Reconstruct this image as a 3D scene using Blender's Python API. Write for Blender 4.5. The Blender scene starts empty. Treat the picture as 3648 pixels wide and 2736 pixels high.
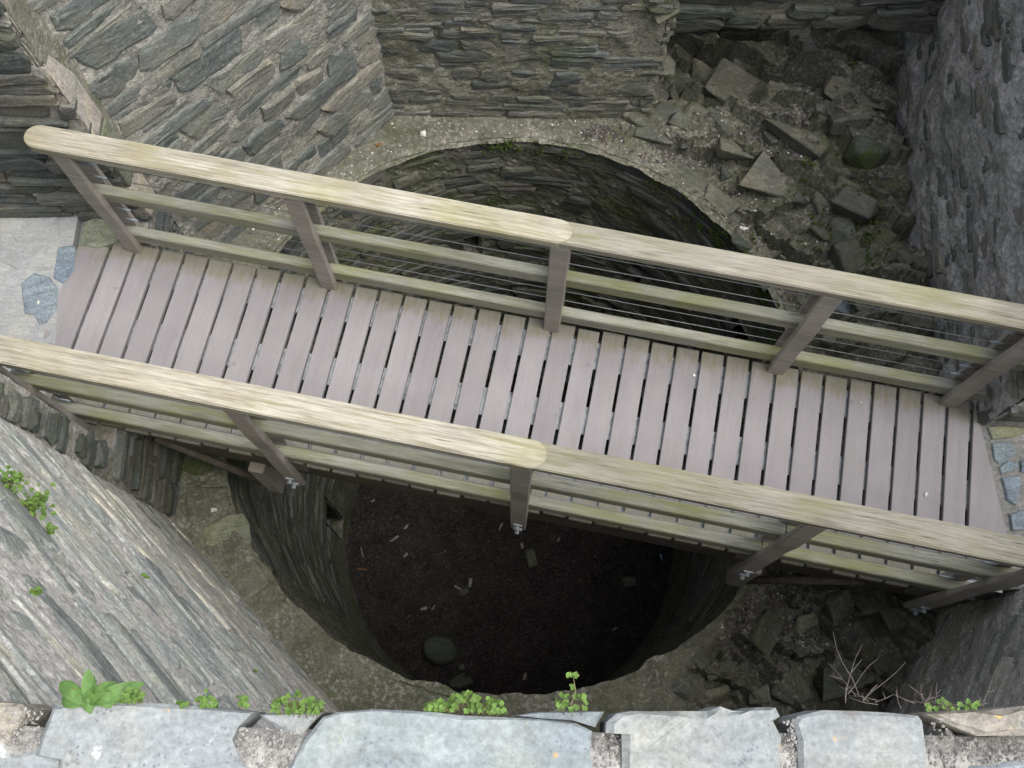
import bpy, bmesh, math, random
from mathutils import Vector, Matrix, noise
R = math.radians
scene = bpy.context.scene
C = scene.collection

# ------------------------------------------------------------------ camera, sky, sun, exposure
CAM_Z, PITCH, ROLL, FPX = 6.4, 0.338, 0.0101, 3400.0
cam_data = bpy.data.cameras.new('camera')
cam = bpy.data.objects.new('camera', cam_data); C.objects.link(cam)
cam_data.sensor_width = 36.0; cam_data.lens = 36.0*FPX/3648.0
cam_data.clip_start = 0.05; cam_data.clip_end = 500
CAM_M = Matrix.Translation((0, 0, CAM_Z)) @ Matrix.Rotation(PITCH, 4, 'X') @ Matrix.Rotation(ROLL, 4, 'Z')
cam.matrix_world = CAM_M
scene.camera = cam
SUN_EL, SUN_AZ = R(66), R(108)          # high, behind cloud: soft light, a little from the right
world = bpy.data.worlds.new('World'); scene.world = world; world.use_nodes = True
wt = world.node_tree; wt.nodes.clear()
sky = wt.nodes.new('ShaderNodeTexSky'); sky.sky_type = 'NISHITA'; sky.sun_disc = False
sky.sun_elevation = SUN_EL; sky.sun_rotation = SUN_AZ; sky.air_density = 1.0; sky.dust_density = 4.0
hs = wt.nodes.new('ShaderNodeHueSaturation'); hs.inputs['Saturation'].default_value = 0.5
bg = wt.nodes.new('ShaderNodeBackground'); bg.inputs['Strength'].default_value = 0.15
wo = wt.nodes.new('ShaderNodeOutputWorld')
wt.links.new(sky.outputs[0], hs.inputs['Color']); wt.links.new(hs.outputs[0], bg.inputs['Color']); wt.links.new(bg.outputs[0], wo.inputs['Surface'])
sd = bpy.data.lights.new('sun', 'SUN'); sd.energy = 1.25; sd.angle = R(50); sd.color = (1, .99, .96)
sun = bpy.data.objects.new('sun', sd); C.objects.link(sun)
sdir = Vector((math.sin(SUN_AZ)*math.cos(SUN_EL), math.cos(SUN_AZ)*math.cos(SUN_EL), math.sin(SUN_EL)))
sun.rotation_euler = sdir.to_track_quat('Z', 'Y').to_euler(); sun.location = sdir*20
scene.view_settings.view_transform = 'Standard'; scene.view_settings.look = 'None'
scene.view_settings.gamma = 1; scene.view_settings.use_curve_mapping = False
scene.view_settings.exposure = 0.97
scene.cycles.max_bounces = 6; scene.cycles.diffuse_bounces = 4; scene.cycles.glossy_bounces = 2

# ------------------------------------------------------------------ small helpers
rng = random.Random(7)
def U(a, b): return rng.uniform(a, b)
CR, CU, CF = CAM_M.to_3x3() @ Vector((1, 0, 0)), CAM_M.to_3x3() @ Vector((0, 1, 0)), CAM_M.to_3x3() @ Vector((0, 0, -1))
def ray(px, py): return CF + CR*((px-1824)/FPX) - CU*((py-1368)/FPX)
def at(px, py, z):                        # point of the place at height z that the photograph shows at this spot
    d = ray(px, py); s = (z-CAM_Z)/d.z
    return Vector((d.x*s, d.y*s, z))
def seen(p, m=.12):                       # is the point in view (with a margin)? used only to leave out what no view shows
    q = Vector(p)-Vector((0, 0, CAM_Z)); d = q.dot(CF)
    if d < .1: return False
    return abs(q.dot(CR)/d) < (1824/FPX)*(1+m)+.03 and abs(q.dot(CU)/d) < (1368/FPX)*(1+m)+.03
def mesh_obj(name, verts, faces, mat, parent=None, smooth=False, mw=None):
    me = bpy.data.meshes.new(name); me.from_pydata([tuple(v) for v in verts], [], faces)
    if smooth: me.polygons.foreach_set('use_smooth', [True]*len(me.polygons))
    if mat: me.materials.append(mat)
    o = bpy.data.objects.new(name, me); C.objects.link(o)
    if parent: o.parent = parent
    if mw is not None: o.matrix_local = mw
    return o
def bm_obj(name, bm, mat, parent=None, mw=None, smooth=False):
    me = bpy.data.meshes.new(name); bm.to_mesh(me); bm.free()
    if smooth: me.polygons.foreach_set('use_smooth', [True]*len(me.polygons))
    if mat: me.materials.append(mat)
    o = bpy.data.objects.new(name, me); C.objects.link(o)
    if parent: o.parent = parent
    if mw is not None: o.matrix_local = mw
    return o
def tag(o, label=None, cat=None, group=None, kind=None):
    if label: o['label'] = label
    if cat: o['category'] = cat
    if group: o['group'] = group
    if kind: o['kind'] = kind
    return o
def smooth01(a, b, x):
    t = max(0., min(1., (x-a)/(b-a))); return t*t*(3-2*t)
def fbm(p, sc, oct=4): return noise.fractal(Vector(p)*sc, .9, 2.1, oct, noise_basis='PERLIN_ORIGINAL')

# ------------------------------------------------------------------ materials
class NT:
    def __init__(s, name):
        s.m = bpy.data.materials.new(name); s.m.use_nodes = True; s.t = s.m.node_tree; s.t.nodes.clear()
        s.out = s.n('ShaderNodeOutputMaterial'); s.b = s.n('ShaderNodeBsdfPrincipled'); s.l(s.b.outputs[0], s.out.inputs[0])
        s.b.inputs['Specular IOR Level'].default_value = .25
    def n(s, t): return s.t.nodes.new(t)
    def l(s, a, b): s.t.links.new(a, b)
    def inp(s, sock, v):
        if v is None: return
        if isinstance(v, bpy.types.NodeSocket): s.l(v, sock)
        else: sock.default_value = v
    def math(s, op, a, b=None, clamp=False):
        n = s.n('ShaderNodeMath'); n.operation = op; n.use_clamp = clamp; s.inp(n.inputs[0], a); s.inp(n.inputs[1], b); return n.outputs[0]
    def vmath(s, op, a, b=None):
        n = s.n('ShaderNodeVectorMath'); n.operation = op; s.inp(n.inputs[0], a); s.inp(n.inputs[1], b); return n.outputs[0]
    def mix(s, f, a, b, blend='MIX'):
        n = s.n('ShaderNodeMix'); n.data_type = 'RGBA'; n.blend_type = blend; n.clamp_factor = True
        s.inp(n.inputs[0], f)
        for sock, v in ((n.inputs[6], a), (n.inputs[7], b)):
            if isinstance(v, tuple) and len(v) == 3: v = v+(1,)
            s.inp(sock, v)
        return n.outputs[2]
    def ramp(s, f, stops, interp='LINEAR'):
        n = s.n('ShaderNodeValToRGB'); n.color_ramp.interpolation = interp; s.l(f, n.inputs[0]); e = n.color_ramp.elements
        while len(e) < len(stops): e.new(.5)
        for i, (p, c) in enumerate(stops):
            e[i].position = p
            e[i].color = (c, c, c, 1) if not isinstance(c, tuple) else c+(1,)
        return n.outputs[0]
    def noise(s, vec, scale, detail=6, rough=.6, dist=0):
        n = s.n('ShaderNodeTexNoise'); s.l(vec, n.inputs['Vector']); n.inputs['Scale'].default_value = scale
        n.inputs['Detail'].default_value = detail; n.inputs['Roughness'].default_value = rough; n.inputs['Distortion'].default_value = dist
        return n.outputs[0]
    def voro(s, vec, scale, feature='F1', out='Distance', rand=1):
        n = s.n('ShaderNodeTexVoronoi'); n.feature = feature; s.l(vec, n.inputs['Vector']); n.inputs['Scale'].default_value = scale
        n.inputs['Randomness'].default_value = rand
        return n.outputs[out]
    def pos(s): return s.n('ShaderNodeNewGeometry').outputs['Position']
    def obj(s): return s.n('ShaderNodeTexCoord').outputs['Object']
    def rnd(s):
        a = s.n('ShaderNodeObjectInfo').outputs['Random']; b = s.n('ShaderNodeNewGeometry').outputs['Random Per Island']
        return s.math('FRACT', s.math('ADD', a, b))
    def offset(s, vec, r):
        c = s.n('ShaderNodeCombineXYZ'); s.l(s.math('MULTIPLY', r, 37.), c.inputs[0]); s.l(s.math('MULTIPLY', r, 91.), c.inputs[1]); s.l(s.math('MULTIPLY', r, 53.), c.inputs[2])
        return s.vmath('ADD', vec, c.outputs[0])
    def stretch(s, vec, v): return s.vmath('MULTIPLY', vec, v)
    def bump(s, h, strength, dist, prev=None):
        n = s.n('ShaderNodeBump'); n.inputs['Strength'].default_value = strength; n.inputs['Distance'].default_value = dist
        s.l(h, n.inputs['Height'])
        if prev is not None: s.l(prev, n.inputs['Normal'])
        return n.outputs[0]
    def done(s, col, rough=.9, nrm=None):
        s.inp(s.b.inputs['Base Color'], col if not (isinstance(col, tuple) and len(col) == 3) else col+(1,))
        s.inp(s.b.inputs['Roughness'], rough)
        if nrm is not None: s.l(nrm, s.b.inputs['Normal'])
        return s.m

SLATE = [(0, (.05, .06, .06)), (.22, (.085, .095, .09)), (.4, (.12, .125, .11)), (.55, (.105, .12, .115)), (.68, (.135, .132, .115)), (.8, (.15, .142, .122)), (.9, (.122, .118, .11)), (1, (.185, .186, .172))]
PALE = [(0, (.075, .085, .082)), (.25, (.10, .108, .10)), (.5, (.118, .122, .11)), (.72, (.13, .127, .11)), (.86, (.145, .136, .115)), (1, (.165, .165, .15))]
def mat_stone(name, palette=SLATE, gain=1., moss=.3, lichen=.3, moss_col=(.055, .075, .02), lamin=1., pale=(.42, .41, .37), moss_low=None, grime=.5, spots=False, vary=1.):
    t = NT(name); r = t.rnd(); o = t.offset(t.obj(), r); p = t.pos()
    base = t.ramp(r, [(q, tuple(min(.9, c*gain) for c in col)) for q, col in palette])
    lam = t.noise(t.stretch(o, (3., 8., 5.)), 3.4, 4, .65, .6)
    big = t.noise(o, 4.5, 3, .6)
    fine = t.noise(o, 75, 2, .7)
    col = t.mix(1., base, t.ramp(lam, [(.28, 1-.32*vary), (.5, 1.), (.72, 1+.36*vary)]), 'MULTIPLY')
    col = t.mix(1., col, t.ramp(big, [(.3, (1-.25*vary, 1-.2*vary, 1-.18*vary)), (.5, (1, 1, 1)), (.7, (1+.22*vary, 1+.17*vary, 1.))]), 'MULTIPLY')
    col = t.mix(1., col, t.ramp(fine, [(.3, 1-.3*vary), (.7, 1+.3*vary)]), 'MULTIPLY')
    ln = t.math('MULTIPLY', t.ramp(t.noise(p, 34, 3, .72), [(.54, 0.), (.64, 1.)]), t.ramp(t.noise(p, 3.1, 2, .6), [(.42, 0.), (.62, 1.)]))
    col = t.mix(t.math('MULTIPLY', ln, lichen), col, pale)
    gn = t.math('MULTIPLY', t.ramp(t.noise(p, 2.3, 3, .65), [(.38, 0.), (.7, 1.)]), grime)
    col = t.mix(gn, col, (.075, .08, .05))
    mn = t.ramp(t.math('ADD', t.math('MULTIPLY', t.noise(p, 2.0, 4, .6), .62), t.math('MULTIPLY', t.noise(p, 24, 3, .7), .38)), [(.64-.24*moss, 0.), (.75-.2*moss, 1.)])
    mf = t.math('MULTIPLY', mn, min(1., moss*1.5))
    if moss_low:
        sx = t.n('ShaderNodeSeparateXYZ'); t.l(p, sx.inputs[0])
        mr = t.n('ShaderNodeMapRange'); t.l(sx.outputs[2], mr.inputs[0]); mr.inputs[1].default_value = moss_low[1]; mr.inputs[2].default_value = moss_low[0]
        mf = t.math('MULTIPLY', mf, mr.outputs[0])
    col = t.mix(mf, col, t.mix(t.noise(p, 40, 1, .6), moss_col, tuple(c*1.9 for c in moss_col)))
    hh = t.math('ADD', t.math('MULTIPLY', lam, .007*lamin), t.math('ADD', t.math('MULTIPLY', t.noise(o, 22, 4, .7), .0045), t.math('MULTIPLY', fine, .0012)))
    nb = t.bump(hh, .8, 1.)
    if spots:
        o2 = t.obj()
        ds = t.math('MULTIPLY', t.ramp(t.voro(t.vmath('ADD', p, t.stretch(t.n('ShaderNodeTexNoise').outputs[1], (.01, .01, .01))), 70), [(.16, 1.), (.26, 0.)]), t.ramp(t.noise(p, 5.5, 2, .6), [(.5, 0.), (.62, 1.)]))
        col = t.mix(t.math('MULTIPLY', ds, .65), col, (.12, .13, .17))
        os_ = t.math('MULTIPLY', t.ramp(t.noise(p, 26, 3, .6), [(.66, 0.), (.70, 1.)]), t.ramp(t.noise(t.vmath('ADD', p, (4, 1, 0)), 2.4, 2, .5), [(.5, 0.), (.56, 1.)]))
        col = t.mix(t.math('MULTIPLY', os_, .75), col, (.5, .34, .1))
        bs = t.ramp(t.noise(t.vmath('ADD', p, (1, 8, 0)), 9, 4, .65), [(.64, 0.), (.68, 1.)])
        col = t.mix(t.math('MULTIPLY', bs, .55), col, (.16, .14, .12))
        ws = t.ramp(t.noise(t.vmath('ADD', p, (3, 2, 0)), 12, 4, .7), [(.66, 0.), (.70, 1.)])
        col = t.mix(t.math('MULTIPLY', ws, .6), col, (.6, .63, .63))
    return t.done(col, .88, nb)
def mat_mortar(name, c0=(.17, .155, .13), c1=(.33, .30, .25), moss=.3, lichen=.4, moss_col=(.06, .08, .022), pale=(.5, .48, .43), pebble=1., dirt=.4, green=(.09, .1, .06)):
    t = NT(name); p = t.pos()
    n1 = t.noise(p, 5, 4, .7); n2 = t.noise(p, 42, 4, .75)
    col = t.mix(t.ramp(n1, [(.33, 0.), (.67, 1.)]), c0, c1)
    col = t.mix(1., col, t.ramp(n2, [(.3, .55), (.5, 1.), (.7, 1.4)]), 'MULTIPLY')
    vc = t.voro(p, 60, 'F1', 'Color'); sv = t.n('ShaderNodeSeparateColor'); t.l(vc, sv.inputs[0])
    col = t.mix(t.math('MULTIPLY', t.ramp(sv.outputs[0], [(.0, 0.), (.6, .1), (.85, .6), (1., 1.)]), .45*pebble), col, t.mix(sv.outputs[1], (.5, .47, .42), (.1, .1, .1)))
    dn = t.ramp(t.noise(p, 2.6, 3, .62), [(.42, 0.), (.66, 1.)])
    col = t.mix(t.math('MULTIPLY', dn, dirt), col, green)
    ln = t.math('MULTIPLY', t.ramp(t.noise(p, 30, 3, .75), [(.52, 0.), (.62, 1.)]), t.ramp(t.noise(t.vmath('ADD', p, (9, 3, 5)), 2.7, 3, .6), [(.44, 0.), (.6, 1.)]))
    col = t.mix(t.math('MULTIPLY', ln, lichen), col, pale)
    mn = t.ramp(t.math('ADD', t.math('MULTIPLY', t.noise(p, 2.0, 4, .6), .6), t.math('MULTIPLY', t.noise(p, 26, 3, .7), .4)), [(.64-.24*moss, 0.), (.74-.2*moss, 1.)])
    col = t.mix(t.math('MULTIPLY', mn, min(1., moss*1.5)), col, t.mix(t.noise(p, 50, 3, .6), moss_col, tuple(c*2 for c in moss_col)))
    nb = t.bump(t.math('ADD', t.math('MULTIPLY', n1, .015), t.math('ADD', t.math('MULTIPLY', n2, .009), t.math('MULTIPLY', t.voro(p, 75), .003))), .85, 1.)
    return t.done(col, .95, nb)
def mat_wood(name, c_a, c_b, c_dark, algae=(.26, .25, .07), algae_amt=.4, grain=1., ends=False, checks=True):
    t = NT(name); r = t.rnd(); o = t.offset(t.obj(), r) if not ends else None
    oo = t.obj(); o = t.offset(oo, r)
    ax = (1.2, 26., 26.) if not ends else (26., 1.2, 26.)
    g = t.noise(t.stretch(o, ax), 2.4, 4, .7, .3)
    gf = t.noise(t.stretch(o, tuple(a*4 for a in ax)), 2.0, 5, .7)
    big = t.noise(o, 2.6, 4, .6)
    col = t.mix(t.ramp(big, [(.35, 0.), (.65, 1.)]), c_a, c_b)
    col = t.mix(1., col, t.ramp(t.math('FRACT', t.math('MULTIPLY', r, 7.3)), [(0, .92), (1, 1.06)]), 'MULTIPLY')
    col = t.mix(t.math('MULTIPLY', t.ramp(g, [(.47, 0.), (.68, 1.)]), .75*grain), col, c_dark)
    col = t.mix(1., col, t.ramp(gf, [(.3, 1-.3*grain), (.7, 1+.22*grain)]), 'MULTIPLY')
    g2 = t.noise(t.stretch(o, tuple(a*.32 for a in ax)), 2.2, 3, .6, .5)
    col = t.mix(1., col, t.ramp(g2, [(.3, 1-.24*grain), (.5, 1.), (.72, 1+.14*grain)]), 'MULTIPLY')
    an = t.math('ADD', t.math('MULTIPLY', t.noise(o, 2.2, 4, .6), .55), t.math('MULTIPLY', g, .45))
    col = t.mix(t.math('MULTIPLY', t.ramp(an, [(.46, 0.), (.62, 1.)]), algae_amt), col, algae)
    if checks:
        kv = t.voro(t.stretch(o, (1.1, 5., 5.)), 1.35)
        kn = t.ramp(kv, [(.05, 1.), (.10, .35), (.16, 0.)])
        col = t.mix(t.math('MULTIPLY', kn, .6), col, c_dark)
        ck = t.noise(t.stretch(o, tuple(a*(.45 if a < 2 else 1.3) for a in ax)), 1.6, 2, .5, .2)
        cl = t.math('MULTIPLY', t.ramp(t.math('ABSOLUTE', t.math('SUBTRACT', ck, .5)), [(.004, 1.), (.012, 0.)]), t.ramp(t.noise(o, 3.3, 2, .5), [(.52, 0.), (.6, 1.)]))
        col = t.mix(t.math('MULTIPLY', cl, .75), col, tuple(c*.3 for c in c_dark))
    if ends:
        sx = t.n('ShaderNodeSeparateXYZ'); t.l(oo, sx.inputs[0]); y = sx.outputs[1]
        jag = t.math('MULTIPLY', t.math('SUBTRACT', t.noise(t.stretch(o, (34., 3., 1.)), 1.5, 5, .65), .5), .16)
        jag2 = t.math('MULTIPLY', t.math('SUBTRACT', t.noise(o, 7, 4, .6), .5), .22)
        yy = t.math('ADD', y, t.math('ADD', jag, jag2))
        fe = t.ramp(t.math('ADD', t.math('MULTIPLY', yy, 1.), .5), [(.41, 0.), (.485, 1.)])      # algae towards the far ends
        ne = t.ramp(t.math('MULTIPLY', yy, -1.), [(.86, 0.), (.98, 1.)])                         # and the near ends
        m = t.math('MULTIPLY', t.math('MAXIMUM', fe, ne), t.ramp(t.noise(t.stretch(o, (20, 3, 1)), 2, 5, .7), [(.3, .35), (.6, .95)]))
        col = t.mix(t.math('MULTIPLY', m, .66), col, t.mix(t.noise(o, 9, 3, .6), (.10, .095, .035), (.2, .185, .08)))
        sp = t.ramp(t.noise(o, 11, 2, .5), [(.72, 0.), (.76, 1.)])
        col = t.mix(t.math('MULTIPLY', sp, .35), col, (.12, .1, .1))
    nb = t.bump(t.math('ADD', t.math('MULTIPLY', g, .0022*grain), t.math('MULTIPLY', gf, .0006)), .9, 1.)
    return t.done(col, .8, nb)
def mat_plain(name, col, rough=.6, metal=0., var=.25, sc=18):
    t = NT(name); o = t.offset(t.obj(), t.rnd())
    c = t.mix(1., col, t.ramp(t.noise(o, sc, 5, .65), [(.3, 1-var), (.7, 1+var)]), 'MULTIPLY')
    t.b.inputs['Metallic'].default_value = metal
    return t.done(c, rough, t.bump(t.noise(o, sc*3, 4, .6), .2, .003))

M = {}
M['far_stone'] = mat_stone('far stone', gain=1.4, moss=.34, lichen=.4, grime=.4, palette=PALE)
M['far_mortar'] = mat_mortar('far mortar', (.165, .162, .125), (.31, .30, .24), moss=.45, lichen=.6, dirt=.5)
M['fl_stone'] = mat_stone('left slate', gain=1.6, moss=.12, lichen=.5, grime=.2, palette=PALE)
M['fl_mortar'] = mat_mortar('left mortar', (.21, .205, .18), (.40, .385, .345), moss=.3, lichen=.7, dirt=.4)
M['nl_stone'] = mat_stone('near slate', gain=2.8, moss=.04, lichen=.8, pale=(.7, .68, .63), grime=.1, palette=[(0, (.08, .085, .08)), (.3, (.115, .122, .112)), (.55, (.135, .138, .126)), (.75, (.15, .145, .128)), (1, (.19, .187, .17))])
M['nl_mortar'] = mat_mortar('near mortar', (.42, .40, .36), (.66, .625, .575), moss=.06, lichen=.8, pale=(.78, .75, .69), dirt=.22, green=(.25, .245, .2))
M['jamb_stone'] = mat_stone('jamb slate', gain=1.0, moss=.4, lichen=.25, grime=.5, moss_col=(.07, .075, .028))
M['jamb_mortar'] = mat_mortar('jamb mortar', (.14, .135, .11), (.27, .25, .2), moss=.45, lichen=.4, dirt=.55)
M['rw_stone'] = mat_stone('right slate', gain=1.4, moss=.12, lichen=.3, grime=.3, palette=PALE)
M['rw_mortar'] = mat_mortar('right mortar', (.26, .255, .245), (.5, .48, .455), moss=.2, lichen=.6, dirt=.4, green=(.13, .15, .125), pebble=.3)
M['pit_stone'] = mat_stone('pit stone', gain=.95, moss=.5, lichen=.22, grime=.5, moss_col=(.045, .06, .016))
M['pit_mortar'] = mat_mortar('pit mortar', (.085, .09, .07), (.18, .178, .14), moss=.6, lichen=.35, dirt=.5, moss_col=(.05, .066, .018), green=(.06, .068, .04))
M['ledge'] = mat_mortar('ledge earth', (.085, .088, .062), (.185, .178, .138), moss=.4, lichen=.45, dirt=.55, green=(.065, .072, .038), pebble=.8)
M['rock'] = mat_stone('rubble rock', gain=.92, moss=.35, lichen=.45, grime=.6, lamin=.8, palette=[(0, (.10, .105, .09)), (.3, (.13, .132, .112)), (.6, (.145, .143, .118)), (.8, (.165, .158, .128)), (1, (.19, .182, .15))])
M['rock_moss'] = mat_stone('mossy rock', gain=.85, moss=.62, lichen=.2, grime=.5, moss_col=(.045, .06, .014))
M['coping'] = mat_stone('coping slate', spots=True, gain=1., moss=.0, lichen=.2, grime=.06, lamin=.3, vary=.6, pale=(.45, .48, .48), palette=[(0, (.22, .26, .268)), (.3, (.245, .275, .275)), (.6, (.23, .255, .275)), (1, (.262, .275, .268))])
M['coping_tan'] = mat_stone('tan coping slate', spots=True, gain=.8, moss=.0, lichen=.5, grime=.1, pale=(.42, .36, .27), palette=[(0, (.32, .30, .26)), (1, (.35, .32, .27))])
M['coping_mortar'] = mat_mortar('coping mortar', (.25, .24, .22), (.36, .345, .32), moss=.0, lichen=.4, pale=(.5, .49, .46), pebble=.9, dirt=.25, green=(.2, .2, .17))
M['quoin'] = mat_stone('dressed quoin', gain=1., moss=.05, lichen=.3, grime=.15, lamin=.3, palette=[(0, (.36, .33, .29)), (1, (.42, .38, .33))])
M['landing'] = mat_stone('landing stone', gain=1., moss=.04, lichen=.15, grime=.15, lamin=.25, vary=.5, pale=(.5, .5, .48), palette=[(0, (.32, .328, .325)), (1, (.36, .362, .35))])
M['landing_r'] = mat_mortar('right landing mortar', (.17, .17, .165), (.26, .255, .25), moss=.1, lichen=.2, dirt=.3, pebble=.4, green=(.13, .15, .11))
M['blue_slate'] = mat_stone('blue slate', gain=1., moss=.03, lichen=.12, grime=.1, lamin=.3, palette=[(0, (.17, .21, .25)), (1, (.22, .26, .28))])
M['green_slate'] = mat_stone('green slate', gain=1., moss=.1, lichen=.12, grime=.2, lamin=.3, palette=[(0, (.16, .18, .13)), (1, (.2, .21, .15))])
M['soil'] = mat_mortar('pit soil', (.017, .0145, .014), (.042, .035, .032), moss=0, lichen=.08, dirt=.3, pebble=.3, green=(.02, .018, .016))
M['dirt'] = mat_mortar('dark grit', (.05, .042, .04), (.12, .10, .095), moss=0, lichen=.35, dirt=.2, pebble=1.4, green=(.05, .045, .04))
M['rail'] = mat_wood('weathered handrail', (.35, .325, .25), (.44, .415, .345), (.175, .145, .108), (.27, .255, .11), .55)
M['rail_grey'] = mat_wood('greyer handrail', (.25, .233, .182), (.30, .285, .237), (.125, .11, .088), (.19, .19, .08), .55)
M['railbar'] = mat_wood('railing bar', (.255, .252, .195), (.31, .31, .26), (.15, .14, .11), (.22, .23, .075), .7)
M['post'] = mat_wood('post wood', (.30, .275, .245), (.355, .325, .29), (.2, .175, .15), (.28, .265, .16), .25, .6)
M['board'] = mat_wood('deck board', (.25, .233, .24), (.285, .268, .272), (.215, .198, .2), (.24, .222, .19), .12, .28, ends=True, checks=False)
M['under'] = mat_wood('dark timber', (.10, .085, .07), (.13, .11, .09), (.05, .04, .035), (.1, .1, .05), .3)
M['galv'] = mat_plain('galvanised steel', (.3, .33, .35), .6, .3, .3, 30)
M['beam'] = mat_plain('beam flange', (.42, .46, .48), .7, .1, .5, 26)
M['wire'] = mat_plain('steel wire', (.24, .25, .25), .55, .3, .2, 60)
M['leaf'] = mat_plain('small leaf', (.10, .175, .035), .6, 0, .45, 45)
M['leaf_big'] = mat_plain('broad leaf', (.085, .165, .04), .55, 0, .35, 40)
M['moss'] = mat_plain('moss', (.055, .08, .016), .9, 0, .5, 12)
M['stem'] = mat_plain('stem', (.2, .17, .08), .7, 0, .3, 60)
M['twig'] = mat_plain('dry twig', (.15, .125, .11), .8, 0, .3, 60)
M['white'] = mat_plain('pale scraps', (.62, .61, .57), .8, 0, .4, 40)
M['dim'] = mat_plain('dim scraps', (.34, .32, .29), .85, 0, .5, 40)
M['litter'] = mat_plain('brown litter', (.075, .058, .045), .85, 0, .6, 40)
M['boulder'] = mat_stone('smooth boulder', gain=.9, moss=.2, lichen=.0, grime=.3, lamin=.1, palette=[(0, (.10, .12, .09)), (1, (.11, .125, .095))])
M['blue_scrap'] = mat_plain('blue scrap', (.25, .45, .65), .5)
M['leaf_dead'] = mat_plain('dead leaf', (.22, .11, .05), .7)

# ------------------------------------------------------------------ stones and walls
def stone_geo(w, h, t, back=.06):
    """Irregular flat-faced building stone in x (along), y (up), z (out)."""
    c = min(w, h)
    cut = [U(.10, .32)*c for _ in range(4)]
    hw, hh = w/2, h/2
    P = []
    nx = 2 if w > .16 else 1
    if w > .34: nx = 3
    def side(a, b, n):
        for i in range(n):
            f = (i+1)/(n+1); P.append((a[0]+(b[0]-a[0])*f, a[1]+(b[1]-a[1])*f))
    P.append((-hw+cut[0], -hh)); side((-hw+cut[0], -hh), (hw-cut[1], -hh), nx); P.append((hw-cut[1], -hh))
    P.append((hw, -hh+cut[1])); P.append((hw, hh-cut[2]))
    P.append((hw-cut[2], hh)); side((hw-cut[2], hh), (-hw+cut[3], hh), nx); P.append((-hw+cut[3], hh))
    P.append((-hw, hh-cut[3])); P.append((-hw, -hh+cut[0]))
    j = .085*h+.004
    k4 = [(U(-.14, .1)*min(w, h*2), U(-.17, .11)*h) for _ in range(4)]
    def warp(x, y):
        fx, fy = x/w+.5, y/h+.5; dx = dy = 0
        for (ax, ay), wx, wy, sx, sy in ((k4[0], 1-fx, 1-fy, -1, -1), (k4[1], fx, 1-fy, 1, -1), (k4[2], fx, fy, 1, 1), (k4[3], 1-fx, fy, -1, 1)):
            dx += sx*ax*wx*wy; dy += sy*ay*wx*wy
        return x+dx, y+dy
    P = [warp(x, y) for x, y in P]
    P = [(x+U(-j, j)*1.3, y+U(-j, j)) for x, y in P]
    n = len(P); ins = min(.016, .16*h)
    tx, ty = U(-.03, .03), U(-.07, .07)
    V = [(x, y, -back) for x, y in P]
    V += [(x, y, t-U(.002, .008)+tx*x+ty*y) for x, y in P]
    kx, ky = max(.3, 1-2*ins/w*1.2), max(.3, 1-2*ins/h*1.2)
    V += [(x*kx+U(-.3, .3)*ins, y*ky+U(-.3, .3)*ins, t+U(-.003, .004)+tx*x+ty*y) for x, y in P]
    V.append((U(-.2, .2)*w, U(-.1, .1)*h, t+U(-.002, .006)))
    F = []
    for i in range(n):
        k = (i+1) % n
        F += [(i, k, n+k, n+i), (n+i, n+k, 2*n+k, 2*n+i), (2*n+i, 2*n+k, 3*n)]
    return V, F
def layout(L, z0, z1, course, length, fill, gap=(.003, .016)):
    """Rough courses of stones: (s, z, w, h) cells."""
    cells = []; z = z0
    while z < z1:
        h = U(*course)
        s = U(-.02, .03)
        while s < L:
            w = U(*length)*(.6+.6*min(1, h/.1))
            if rng.random() < fill:
                g = U(*gap)
                if h > .09 and rng.random() < .3:      # two thin ones bedded on each other
                    f = U(.35, .65)
                    cells.append((s+w/2, z+h*f/2, w-g, h*f-g*.5)); cells.append((s+w/2+U(-.03, .03), z+h*(f+1)/2, w*U(.7, 1)-g, h*(1-f)-g*.5))
                else: cells.append((s+w/2, z+h/2+U(-.012, .012), w-g, h-g))
            s += w+U(0, .02)
        z += h*U(.92, 1.02)
    return cells
def place_stones(items, mat, parent, limit=300):
    """items: (matrix, V, F, size). The largest become parts of their own, the rest one joined part."""
    items.sort(key=lambda q: -q[3])
    for mw, V, F, s in items[:limit]: mesh_obj('stone', V, F, mat, parent, mw=mw)
    rest = items[limit:]
    if rest:
        VV, FF = [], []
        for mw, V, F, s in rest:
            b = len(VV); VV += [mw @ Vector(v) for v in V]; FF += [tuple(i+b for i in f) for f in F]
        tag(mesh_obj('small_stones', VV, FF, mat, parent), kind='stuff')
def on_frame(p): 
    q = Vector(p)-Vector((0, 0, CAM_Z)); return 1/max(.5, q.length)
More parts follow.
